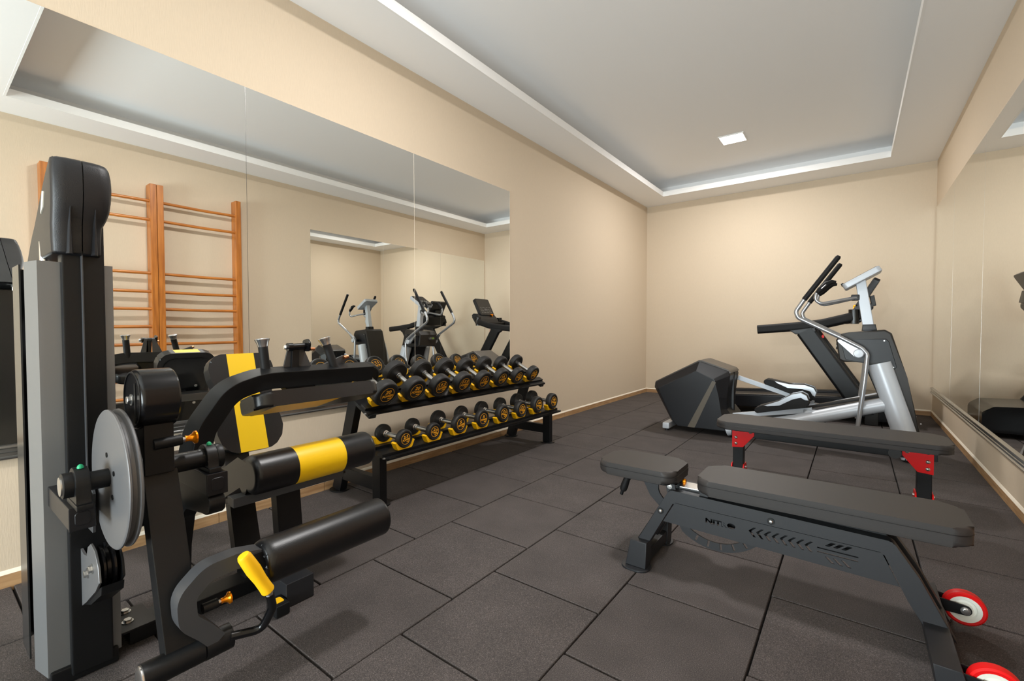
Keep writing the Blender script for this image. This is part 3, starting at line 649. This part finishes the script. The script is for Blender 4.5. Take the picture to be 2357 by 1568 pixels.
    m = MB(); m.cyl((-1.845, 1.190, .928), (-1.845, 1.212, .932), .009, n=10); B(m, 'adjuster_bolt', 'copper')
leg_machine()

# ------------------------------------------------------------------ benches
def cushion(m, x0, x1, y0, y1, z0, z1, r, bev=0.016):
    m.prism(rrect(x1-x0, y1-y0, r, 6, (x0+x1)/2, (y0+y1)/2), 'z', z0, z1, bev, 4); return m
def carve(po, cut, t):
    """cut holes through a plate and keep the plain mesh"""
    co = cut.build('cutter', 'leather', None); po.parent = None; po.location = t.location
    for md in list(po.modifiers): po.modifiers.remove(md)
    md = po.modifiers.new('cut', 'BOOLEAN'); md.operation = 'DIFFERENCE'; md.solver = 'EXACT'; md.object = co; md.use_self = True
    dg = bpy.context.evaluated_depsgraph_get(); dg.update()
    me = bpy.data.meshes.new_from_object(po.evaluated_get(dg)); po.modifiers.clear(); po.data = me; me.name = po.name
    bpy.data.objects.remove(co); me.shade_flat(); po.location = (0, 0, 0); po.parent = t
def adjustable_bench():
    YC = 2.035
    t = thing('weight_bench', 'black adjustable weight bench with separate seat pad and two red wheels in the foreground', 'bench', (-0.3, YC, 0))
    B = lambda mb, n, mt, **k: mb.build(n, mt, k.pop('parent', t), **k)
    def pad(n, x0, x1, y0, y1, z0, z1, r):
        m = MB(); cushion(m, x0, x1, y0, y1, z0, z1, r, .017); p = B(m, n, 'bench_leather', angle=60)
        k = MB(); pts = [(q[0], q[1], z1-.021) for q in rrect(x1-x0+.0008, y1-y0+.0008, r, 6, (x0+x1)/2, (y0+y1)/2)]; k.tube(pts+[pts[0]], .0014, 6); k.build('seam', 'leather', p)
        m = MB(); m.prism(rrect(x1-x0-.06, y1-y0-.06, r*.6, 4, (x0+x1)/2, (y0+y1)/2), 'z', z0-.012, z0, .002, 1); m.build('pad_board', 'black_metal', p)
        return p
    pad('back_pad', -.508, .302, 1.898, 2.172, .392, .452, .055)
    pad('seat_pad', -.945, -.592, 1.905, 2.165, .398, .452, .055)
    # two side frames: rail, front and rear leg, recessed cut plate
    for s, (ya, yb) in enumerate(((1.950, 1.992), (2.078, 2.120))):
        out = [(-.624, .368), (.112, .352), (.182, .247), (.272, .075), (.205, .075), (.152, .168), (.088, .308), (-.606, .318), (-.716, .10), (-.776, .10)]
        m = MB(); m.prism(fillet(out, [.02, .02, .05, 0, 0, .03, .012, .012, 0, 0], 4, True), 'y', ya, yb, .004, 2)
        B(m, 'side_frame', 'bench_metal')
        pl = [(-.602, .3150), (.0845, .3050), (.1325, .205), (-.650, .226)]
        yy = ya+.004 if s == 0 else yb-.008
        m = MB(); m.prism(pl, 'y', yy, yy+.004); po = B(m, 'side_plate', 'bench_metal')
        if s == 0:   # laser-cut lettering and marks
            cut = MB(); Mx = Matrix(((1, 0, 0, 0), (0, 0, -1, 0), (0, 1, 0, 0), (0, 0, 0, 1)))
            bm = text_bm('NITRO', .027, extrude=.02, width=.112, offset=.0012)
            bmesh.ops.transform(bm, matrix=Matrix.Translation((-.421, yy, .2725)) @ Mx, verts=bm.verts)
            append_bm(cut, bm, Matrix.Identity(4))
            def para(p): cut.prism(p, 'y', yy-.02, yy+.02)
            for k in range(8):
                x = -.318+.0262*k; z = .2735-.0004*k
                para([(x, z), (x+.017, z+.016), (x+.026, z+.016), (x+.009, z), (x+.026, z-.021), (x+.017, z-.021)])
            for k in range(3):
                x = -.073+.0235*k
                para([(x, .284), (x+.018, .300), (x+.032, .299), (x+.012, .283)]); para([(x, .246), (x+.008, .246), (x+.030, .226), (x+.020, .226)])
            para([(-.096, .274), (.022, .272), (.022, .268), (-.096, .270)]); para([(-.096, .260), (.022, .258), (.022, .254), (-.096, .256)])
            carve(po, cut, t)
        for x, z in ((-.660, .270), (-.242, .330)):
            y0 = ya if s == 0 else yb; n = -1 if s == 0 else 1
            m = MB(); m.lathe([(.013, 0), (.013, .003), (.0, .003)], (x, y0, z), (0, n, 0), 20); bo = B(m, 'bolt', 'black_metal')
            m = MB(); m.lathe([(.008, .002), (.008, .005), (.005, .008), (0, .0085)], (x, y0, z), (0, n, 0), 16); m.build('bolt_head', 'zinc', bo)
    # spine, hinge brackets, backrest sub-frame
    m = MB(); m.box(-.60, .10, 1.994, 2.076, .250, .374, .004); B(m, 'spine_tube', 'black_metal')
    m = MB(); m.box(-.595, -.515, 1.996, 2.074, .372, .378, .002); B(m, 'spine_cover', 'zinc')
    m = MB(); m.box(-.49, .20, 2.00, 2.07, .374, .386, .003); B(m, 'back_frame', 'black_metal')
    for y in (1.972, 2.092):
        m = MB(); m.prism([(-.647, .39), (-.606, .39), (-.600, .352), (-.640, .350)], 'y', y-.004, y+.004, .001, 1); B(m, 'seat_hinge', 'bench_metal')
        m = MB(); m.prism([(-.505, .385), (-.472, .385), (-.470, .352), (-.505, .352)], 'y', y-.004, y+.004, .001, 1); B(m, 'back_hinge', 'bench_metal')
    m = MB(); m.hexbolt((-.628, 1.967, .378), (0, -1, 0), .008, .007); B(m, 'bolt', 'zinc')
    m = MB(); m.lathe([(.009, 0), (.012, .006), (.010, .014), (0, .015)], (-.600, 2.06, .382), (1, 0, 0), 16); B(m, 'pull_pin', 'orange_metal')
    m = MB(); m.cyl((.03, 1.99, .372), (.03, 2.08, .372), .012, n=14); B(m, 'rest_pin', 'grey_metal')
    m = MB(); m.box(-.90, -.61, 2.005, 2.065, .374, .388, .003); B(m, 'seat_frame', 'black_metal')
    sec = fillet([(-.775, .376), (-.695, .376), (-.698, .325), (-.665, .285), (-.695, .262), (-.735, .300)], [0, 0, .03, 0, 0, .04], 4, True)
    m = MB(); m.prism(sec, 'y', 2.026, 2.036, .001, 1); B(m, 'seat_sector', 'bench_metal')
    m = MB(); m.tube([(-.836, 2.035, .386), (-.842, 2.035, .355)], .008, 10); m.lathe([(.013, 0), (.017, .01), (.0155, .04), (.018, .07), (.0165, .092), (.012, .098), (0, .098)], (-.838, 2.035, .383), (-.34, 0, -1), 18); B(m, 'seat_handle', 'foam')
    m = MB(); m.cyl((-.870, 2.035, .292), (-.877, 2.035, .270), .008, n=12); B(m, 'handle_tip', 'black_metal')
    ga = arc(-.455, .345, .222, 232, 328, 14); gb = arc(-.455, .335, .178, 326, 226, 14)
    m = MB(); m.prism([(-.602, .19)]+ga+gb, 'y', 2.030, 2.036); gs = B(m, 'back_sector', 'bench_metal')
    cut = MB()
    for k in range(6):
        an = math.radians(248+14*k); c = Vector((-.455+.202*math.cos(an), .345+.202*math.sin(an))); u = Vector((math.cos(an), math.sin(an)))*.013; v = Vector((-u.y, u.x))*.32
        cut.prism([tuple(c+u+v), tuple(c+u-v), tuple(c-u-v), tuple(c-u+v)], 'y', 2.02, 2.05)
    carve(gs, cut, t)
    # feet
    m = MB(); m.box(-.775, -.715, 1.965, 2.215, .02, .075, .005); B(m, 'front_cross_tube', 'black_metal')
    for y, n in ((1.945, 0), (2.235, 1)):
        m = MB(); m.prism([(-.782, .125), (-.708, .125), (-.712, .008), (-.805, .008)], 'y', y-.032, y+.032, .005, 2); f = B(m, 'foot_block', 'bench_metal')
        m = MB(); m.prism(rrect(.125, .105, .045, 6, -.762, y-.008 if n == 0 else y+.008), 'z', 0, .008, .0015, 1); m.build('foot_plate', 'bench_metal', f)
    m = MB(); m.prism([(.190, .115), (.252, .115), (.285, .012), (.205, .012)], 'y', 1.72, 2.275, .004, 2); B(m, 'rear_cross_tube', 'bench_metal')
    for y in (1.735, 2.255): m = MB(); m.prism(rrect(.10, .06, .02, 5, .245, y), 'z', 0, .012, .002, 1); B(m, 'rear_foot_plate', 'bench_metal')
    for y in (1.765, 2.212):
        for s in (-1, 1):
            m = MB(); yy = y+s*.024
            m.prism([(.245, .105), (.245, .062)]+arc(.322, .080, .017, -100, 80, 8), 'y', yy-.0025, yy+.0025, .0008, 1); B(m, 'wheel_fork', 'black_metal')
        m = MB(); m.lathe([(.040, -.016), (.052, -.018), (.057, -.014), (.0585, 0), (.057, .014), (.052, .018), (.040, .016)], (.322, y, .080), (0, 1, 0), 40, False); w = B(m, 'wheel', 'red_tyre')
        m = MB(); m.lathe([(0, -.014), (.020, -.016), (.022, -.011), (.030, -.010), (.033, -.016), (.044, -.0175), (.044, .0175), (.033, .016), (.030, .010), (.022, .011), (.020, .016), (0, .014)], (.322, y, .080), (0, 1, 0), 36); m.build('wheel_hub', 'white_plastic', w)
        m = MB(); m.hexbolt((.322, y-.0265, .080), (0, -1, 0), .010, .009); m.build('axle_nut', 'zinc', w)
adjustable_bench()

def flat_bench():
    YC = 3.365
    t = thing('flat_bench', 'black flat bench on two legs with red gusset plates, beyond the adjustable bench', 'bench', (-0.15, YC, 0))
    B = lambda mb, n, mt, **k: mb.build(n, mt, k.pop('parent', t), **k)
    m = MB(); cushion(m, -.728, .424, 3.19, 3.54, .402, .452, .07, .014); p = B(m, 'pad', 'bench_leather', angle=60)
    m = MB(); pts = [(q[0], q[1], .428) for q in rrect(1.1525, .3505, .07, 6, -.152, YC)]; m.tube(pts+[pts[0]], .0014, 6); m.build('seam', 'leather', p)
    m = MB(); m.prism(rrect(1.06, .26, .04, 5, -.152, YC), 'z', .392, .402, .002, 1); m.build('pad_board', 'black_metal', p)
    m = MB(); m.box(-.655, .372, YC-.03, YC+.03, .335, .392, .004); B(m, 'top_beam', 'black_metal')
    for x, d in ((-.612, 1), (.318, -1)):
        m = MB(); m.box(x-.032, x+.032, YC-.03, YC+.03, .06, .335, .004); lg = B(m, 'leg', 'black_metal')
        for s in (-1, 1):
            y = YC+s*.0335
            pl = [(x-d*.036, .392), (x+d*.096, .388), (x+d*.096, .352), (x+d*.03, .268), (x-d*.036, .262)]
            m = MB(); m.prism(pl, 'y', y-.0035, y+.0035, .001, 1); g = B(m, 'gusset_plate', 'red')
            for bx, bz in ((x-d*.012, .380), (x+d*.074, .374), (x-d*.012, .330), (x-d*.012, .290)):
                k = MB(); k.lathe([(.010, 0), (.010, .002), (.007, .005), (0, .006)], (bx, y+s*.0035, bz), (0, s, 0), 14); k.build('bolt', 'zinc', g)
        for s in (-1, 1):
            xx = x+s*.0355
            m = MB(); m.prism([(YC-.036, .155), (YC+.036, .155), (YC+.10, .06), (YC+.10, .02), (YC-.10, .02), (YC-.10, .06)], 'x', xx-.0035, xx+.0035, .001, 1); g = B(m, 'foot_gusset', 'red')
            for by, bz in ((YC, .130), (YC, .075), (YC-.075, .045), (YC+.075, .045)):
                k = MB(); k.hexbolt((xx+s*.0035, by, bz), (s, 0, 0), .008, .008); k.build('bolt', 'zinc', g)
        m = MB(); m.box(x-.032, x+.032, YC-.20, YC+.20, .012, .065, .004); B(m, 'foot_tube', 'black_metal')
        for y in (YC-.18, YC+.18): m = MB(); m.box(x-.036, x+.036, y-.025, y+.025, 0, .014, .003); B(m, 'rubber_foot', 'rubber')
    m = MB(); m.cyl((.19, YC-.055, .36), (.19, YC-.02, .355), .03, n=20); B(m, 'transport_wheel', 'rubber')
flat_bench()

# ------------------------------------------------------------------ elliptical trainer
def elliptical():
    t = thing('elliptical_trainer', 'black and silver elliptical trainer beyond the benches, facing the right wall', 'elliptical trainer', (-0.6, 5.0, 0))
    B = lambda mb, n, mt, **k: mb.build(n, mt, k.pop('parent', t), **k)
    YC = 5.0
    # rear housing
    A = [(-1.700, .435), (-1.692, .485), (-1.245, .728), (-.972, .640), (-.958, .60), (-.985, .38), (-.985, .27), (-.93, .20), (-.90, .06), (-1.46, .055), (-1.52, .10)]
    Bo = [(-1.645, .425), (-1.640, .432), (-1.264, .632), (-1.100, .560), (-1.085, .54), (-1.05, .38), (-1.03, .27), (-1.02, .18), (-.98, .062), (-1.44, .058), (-1.49, .11)]
    R = []
    for y, P in ((YC-.255, Bo), (YC-.20, A), (YC+.20, A), (YC+.255, Bo)): R.append([(p[0], y, p[1]) for p in P])
    m = MB(); m.loft(R); m._bev([e for e in m.bm.edges], .008, 2); h = B(m, 'rear_housing', 'hard_plastic', angle=30)
    st = [(-1.108, .545), (-1.075, .53), (-1.27, .062), (-1.34, .062)]
    m = MB(); m.prism(st, 'y', YC-.2575, YC-.250); m.build('housing_stripe', 'stripe', h)
    cv = [(-1.700, .470), (-1.690, .497), (-1.250, .738), (-1.225, .738), (-.975, .655), (-.950, .625), (-.972, .612), (-1.245, .70), (-1.68, .470)]
    m = MB(); m.prism(cv, 'y', YC-.195, YC+.195, .006, 2); m.build('housing_cap', 'cap_plastic', h)
    m = MB(); m.box(-1.0, -.955, YC-.02, YC+.02, .10, .63, .01); m.build('housing_slot', 'leather', h)
    m = MB(); m.box(-1.585, -1.515, YC-.29, YC+.29, .02, .085, .012); rf = B(m, 'rear_foot_bar', 'silver')
    for y in (YC-.25, YC+.25): MB().cyl((-1.55, y, 0), (-1.55, y, .025), .018, n=14).build('rubber_foot', 'rubber', rf)
    # lower frame and rails
    m = MB(); m.tube([(-.98, YC-.21, .07), (-.42, YC-.21, .225), (.23, YC-.21, .445)], .057, 20); B(m, 'guide_tube', 'silver')
    m = MB(); m.tube([(-.98, YC+.21, .07), (-.42, YC+.21, .225), (.23, YC+.21, .445)], .057, 20); B(m, 'guide_tube', 'silver')
    for y in (YC-.13, YC+.13):
        m = MB(); m.bar((-.95, y, .13), (.20, y, .47), .07, .028); B(m, 'roller_track', 'brown_plastic')
    m = MB(); m.box(-.95, .30, YC-.045, YC+.045, .03, .10, .006); B(m, 'base_beam', 'black_metal')
    for s in (-1, 1):
        m = MB(); m.tube([(.165, YC+s*.20, .77), (.385, YC+s*.24, .03)], [.078, .076], 24); B(m, 'front_post', 'silver')
    m = MB(); m.box(.33, .43, YC-.30, YC+.30, .008, .06, .01); ff = B(m, 'front_foot_bar', 'hard_plastic')
    for y in (YC-.26, YC+.26): MB().cyl((.38, y, 0), (.38, y, .02), .02, n=14).build('rubber_foot', 'rubber', ff)
    # front shroud
    S1 = [(-.128, .958), (-.09, 1.012), (-.04, 1.022), (.20, 1.046), (.243, 1.017), (.345, .66), (.465, .03), (.40, .03), (.27, .62), (.24, .755), (.02, .772), (-.075, .770), (-.105, .790)]
    m = MB(); m.prism(S1, 'y', YC-.175, YC+.175, .014, 3); sh = B(m, 'front_shroud', 'brown_plastic', angle=35)
    S2 = [(-.095, .945), (.0, .962), (.205, .972), (.225, .95), (.278, .74), (.24, .70), (.20, .772), (.02, .774), (-.06, .792)]
    for s in (-1, 1):
        m = MB(); m.prism(S2, 'y', YC+s*.174, YC+s*.186, .004, 2); pnl = m.build('side_panel', 'hard_plastic', sh)
        for x, z in ((.195, .955), (.255, .74), (.43, .30)): k = MB(); k.lathe([(.006, 0), (.005, .003), (0, .003)], (x, YC+s*.186, z), (0, s, 0), 10); k.build('screw', 'zinc', sh)
    m = MB(); m.prism([(.06, .775), (.24, .73), (.40, .04), (.33, .04)], 'y', YC-.12, YC+.12, .01, 2); m.build('inner_cover', 'leather', sh)
    # badge with the loop mark, facing the rider
    m = MB(); m.prism(rrect(.13, .06, .025, 6, YC+.055, .90), 'x', -.122, -.112, .002, 2); m.xform(Matrix.Translation((-.008, 0, 0))); bd = m.build('badge', 'screen', sh)
    m = MB(); m.ring((-.1305, YC+.080, .902), (1, 0, 0), .0105, .0022, 20, 6); m.ring((-.1305, YC+.101, .902), (1, 0, 0), .0105, .0022, 20, 6); m.build('badge_mark', 'lime', bd)
    m = MB(); m.box(-.1312, -.130, YC+.022, YC+.060, .908, .913); m.box(-.1312, -.130, YC+.010, YC+.058, .892, .896); m.build('badge_print', 'button', bd)
    # mast and console
    m = MB(); m.hull8([(.060, YC-.038, 1.03), (.140, YC-.038, 1.03), (.140, YC+.038, 1.03), (.060, YC+.038, 1.03), (-.002, YC-.033, 1.47), (.066, YC-.033, 1.50), (.066, YC+.033, 1.50), (-.002, YC+.033, 1.47)], .006); B(m, 'mast', 'silver')
    m = MB(); m.prism([(.048, 1.035), (.152, 1.04), (.142, 1.092), (.054, 1.09)], 'y', YC-.055, YC+.055, .008, 2); B(m, 'mast_collar', 'hard_plastic')
    CM = Matrix.Translation((.040, YC, 1.49)) @ Matrix.Rotation(math.radians(-31), 4, 'Y')
    m = MB(); m.prism(rrect(.29, .27, .03, 4), 'z', -.028, .022, .008, 2); m.xform(CM); c = B(m, 'console', 'silver')
    m = MB(); m.prism(rrect(.265, .245, .022, 4), 'z', .020, .0245, .001, 1); m.xform(CM); m.build('console_face', 'screen', c)
    m = MB(); m.prism(rrect(.10, .16, .008, 3, .055, 0), 'z', .024, .026); m.xform(CM); m.build('display', 'hard_plastic', c)
    m = MB()
    for i in range(3):
        for j in range(5): m.prism(rrect(.014, .020, .004, 2, -.025-.028*i, -.076+.038*j), 'z', .024, .0265)
    m.xform(CM); bt = m.build('buttons', 'button', c); bt['kind'] = 'stuff'
    m = MB(); m.prism(rrect(.02, .20, .006, 2, -.138, 0), 'z', .018, .034, .002, 1); m.xform(CM); m.build('reading_ledge', 'hard_plastic', c)
    # fixed heart-rate handle: one bent tube, two grips
    hp = [(.01, YC-.03, 1.325), (-.12, YC-.12, 1.297), (-.24, YC-.15, 1.272), (-.287, YC-.15, 1.31), (-.275, YC-.15, 1.37), (-.20, YC-.14, 1.44)]
    for s in (-1, 1):
        P = fillet([(p[0], YC+s*(YC-p[1]), p[2]) for p in hp], [0, .05, .06, .05, .04, 0], 5)
        m = MB(); m.tube(P, .0135, 12); f = B(m, 'fixed_handle', 'silver_tube')
        m = MB(); m.tube([(-.272, YC+s*.15, 1.368), (-.25, YC+s*.149, 1.395), (-.20, YC+s*.143, 1.445), (-.165, YC+s*.138, 1.462), (-.135, YC+s*.135, 1.458)], [.016, .026, .026, .019, .012], 14); m.build('pulse_grip', 'foam', f)
        m = MB(); m.tube([(-.238, YC+s*.170, 1.405), (-.205, YC+s*.166, 1.438)], [.006, .006], 8); m.build('pulse_plate', 'chrome', f)
    m = MB(); m.box(-.03, .03, YC-.045, YC+.045, 1.30, 1.35, .008); B(m, 'handle_clamp', 'hard_plastic')
    # swinging arms
    ap = [(-.120, 1.655), (-.358, 1.304), (-.418, 1.205), (-.398, 1.150), (-.109, .990), (.050, .893), (.086, .845), (.070, .62), (.030, .22)]
    for s in (-1, 1):
        y = YC+s*.29; P = fillet([(a, y if z > .9 else y, z) for a, z in ap], [0, .05, .05, .05, .1, .05, .05, .1, 0], 6)
        m = MB(); m.tube(P, .0175, 14); a = B(m, 'swing_arm', 'silver_tube')
        m = MB(); m.tube([(-.356, y, 1.307), (-.121, y, 1.652), (-.114, y, 1.664)], [.021, .021, .014], 16); m.build('arm_grip', 'foam', a)
        m = MB(); m.prism(fillet([(-.118, .952), (-.105, .966), (.03, .905), (.066, .87), (.062, .825), (.025, .812), (.0, .825)], .02, 4, True), 'y', y-.010-s*.03, y+.010-s*.03, .005, 2); lk = m.build('arm_link', 'silver_tube', a)
        m = MB(); m.lathe([(0, -.03), (.036, -.03), (.036, .012), (.030, .018), (0, .019)], (.028, y, .85), (0, s, 0), 24); m.build('pivot_cap', 'silver', a)
        m = MB(); m.cyl((.028, YC+s*.18, .85), (.028, y-s*.03, .85), .022, n=16); m.build('pivot_shaft', 'hard_plastic', a)
    # pedal arms and pedals
    for s, P0, P1, pz in ((-1, (-.93, .215), (-.29, .335), 'n'), (1, (-.96, .55), (-.30, .345), 'f')):
        y = YC+s*.185
        m = MB(); m.bar((P0[0], y, P0[1]), (P1[0], y, P1[1]), .035, .045); pa = B(m, 'pedal_arm', 'silver')
        m = MB(); m.prism(rrect(.11, .09, .03, 5, P1[0]-.01, y), 'z', P1[1]-.035, P1[1]+.0, .006, 2); m.build('pedal_plate', 'silver', pa)
        a0 = math.atan2(P1[1]-P0[1], P1[0]-P0[0])
        c = Vector((-.515, y, P0[1]+(P1[1]-P0[1])*(-.515-P0[0])/(P1[0]-P0[0])+.025))
        PM = Matrix.Translation(c) @ Matrix.Rotation(-a0-(.05 if s < 0 else -.05), 4, 'Y') @ Matrix.Diagonal((1.06, 1, 1.25, 1))
        side = [(-.20, 0), (.19, 0), (.205, .02), (.20, .075), (.17, .10), (.09, .098), (-.02, .060), (-.14, .050), (-.20, .038), (-.21, .02)]
        m = MB(); m.prism(fillet(side, .015, 3, True), 'y', -.075, .075, .012, 2); m.xform(PM); pd = B(m, 'pedal', 'foam', angle=50)
        sk = [(-.13, .050), (-.01, .064), (.10, .103), (.17, .106), (.204, .080), (.209, .045), (.185, .050), (.16, .074), (.10, .070), (-.01, .034), (-.10, .040)]
        for q in (-1, 1):
            m = MB(); m.prism(sk, 'y', q*.079, q*.062, .002, 1); m.xform(PM); m.build('pedal_trim', 'silver_tube', pd)
        m = MB(); m.bar((-.17, 0, .046), (.02, 0, .068), .10, .006); m.xform(PM); m.build('tread_pad', 'rubber', pd)
elliptical()

# ------------------------------------------------------------------ treadmill
def treadmill():
    t = thing('treadmill', 'black treadmill with long handrails standing along the back wall', 'treadmill', (-0.5, 6.64, 0))
    B = lambda mb, n, mt, **k: mb.build(n, mt, k.pop('parent', t), **k)
    YC = 6.64; H = .37
    for s in (-1, 1):
        y = YC+s*(H-.06)
        m = MB(); m.prism([(-1.62, .07), (.18, .12), (.18, .30), (-1.62, .20)], 'y', y-.06, y+.06, .012, 2); B(m, 'side_rail', 'hard_plastic')
        m = MB(); m.prism([(-1.60, .200), (.16, .296), (.16, .308), (-1.60, .212)], 'y', y-.05, y+.05, .003, 1); B(m, 'foot_rail', 'brown_plastic')
        m = MB(); m.box(-1.62, -1.50, y-.05, y+.05, .0, .09, .01); B(m, 'rear_foot', 'rubber')
        m = MB(); m.box(.10, .22, y-.05, y+.05, .0, .14, .01); B(m, 'front_foot', 'rubber')
    m = MB(); m.prism([(-1.60, .165), (.20, .262), (.20, .275), (-1.60, .180)], 'y', YC-H+.12, YC+H-.12, .004, 1); B(m, 'running_belt', 'belt')
    m = MB(); m.cyl((-1.58, YC-.26, .15), (-1.58, YC+.26, .15), .035, n=20); B(m, 'rear_roller', 'black_metal')
    hd = fillet([(.02, .10), (.02, .275), (.10, .315), (.42, .30), (.50, .24), (.50, .05), (.20, .05)], [0, .03, .06, .06, .05, .02, .02], 5, True)
    m = MB(); m.prism(hd, 'y', YC-H+.02, YC+H-.02, .045, 5); B(m, 'motor_hood', 'black_gloss', angle=45)
    for s in (-1, 1):
        y = YC+s*(H-.012)
        m = MB(); m.sweep([(.12, y, .12), (-.46, y, 1.03)], [(p[0], p[1]) for p in rrect(.07, .19, .03, 4)], (0, 1, 0)); B(m, 'upright', 'black_metal')
        # handrail: thick moulded rail that sweeps up to the console
        hp = [(-.952, y, 1.042), (-.60, y, 1.072), (-.30, y, 1.108), (-.05, y-s*.02, 1.175), (.07, y-s*.08, 1.215)]
        m = MB(); m.sweep(fillet(hp, .2, 6), [(p[0], p[1]) for p in rrect(.066, .104, .03, 4)], (0, 1, 0)); hr = B(m, 'handrail', 'foam', angle=50)
        m = MB(); m.prism([(-.62, 1.035), (-.36, 1.07), (-.36, 1.0), (-.55, .985)], 'y', y-.034, y+.034, .01, 2); m.build('rail_socket', 'hard_plastic', hr)
        m = MB(); m.cyl((-.01, y-s*.05, 1.11), (-.01, y-s*.05, 1.265), .05, n=24); B(m, 'cup_holder', 'black_gloss')
    m = MB(); m.prism(fillet([(-.14, 1.10), (.05, 1.12), (.165, 1.28), (.14, 1.335), (.04, 1.33), (-.06, 1.23)], .03, 3, True), 'y', YC-.30, YC+.20, .02, 3); B(m, 'console_tray', 'hard_plastic', angle=45)
    m = MB(); m.tube([(-.10, YC-.33, 1.16), (-.14, YC-.2, 1.15), (-.14, YC+.2, 1.15), (-.10, YC+.33, 1.16)], .03, 14); B(m, 'cross_handle', 'foam')
    CM = Matrix.Translation((.098, YC-.02, 1.455)) @ Matrix.Rotation(math.radians(-62), 4, 'Y')
    m = MB(); m.prism([(p[0], p[1]) for p in rrect(.36, .40, .03, 4)], 'z', -.045, .018, .01, 2); m.xform(CM); c = B(m, 'console', 'hard_plastic')
    m = MB(); m.prism(rrect(.33, .37, .02, 4), 'z', .017, .021, .001, 1); m.xform(CM); m.build('console_face', 'screen', c)
    m = MB()
    for i in range(4):
        for j in range(7):
            if i == 1 and j == 3: continue
            m.prism(rrect(.008, .014, .003, 2, -.12+.036*i, -.13+.043*j), 'z', .0205, .022)
    m.xform(CM); bt = m.build('buttons', 'button', c); bt['kind'] = 'stuff'
    m = MB(); m.prism(rrect(.05, .05, .004, 2, -.06, 0), 'z', .0205, .022); m.xform(CM); m.build('display', 'grey_metal', c)
    m = MB(); m.prism([(.15, 1.30), (.19, 1.315), (.17, 1.43), (.13, 1.42)], 'y', YC-.10, YC+.10, .006, 2); B(m, 'console_neck', 'hard_plastic')
    m = MB(); m.box(-.015, .025, YC+.05, YC+.12, 1.312, 1.332, .004); m.box(-.02, -.005, YC+.075, YC+.095, 1.285, 1.325, .004); B(m, 'safety_key', 'orange_metal')
    m = MB(); m.tube([(-.29, YC-H+.05, 1.07), (-.29, YC-H+.045, .975)], .002, 6); k = B(m, 'key_cord', 'red')
    m = MB(); m.box(-.302, -.278, YC-H+.035, YC-H+.055, .945, .978, .003); m.build('key_tag', 'red', k)
treadmill()
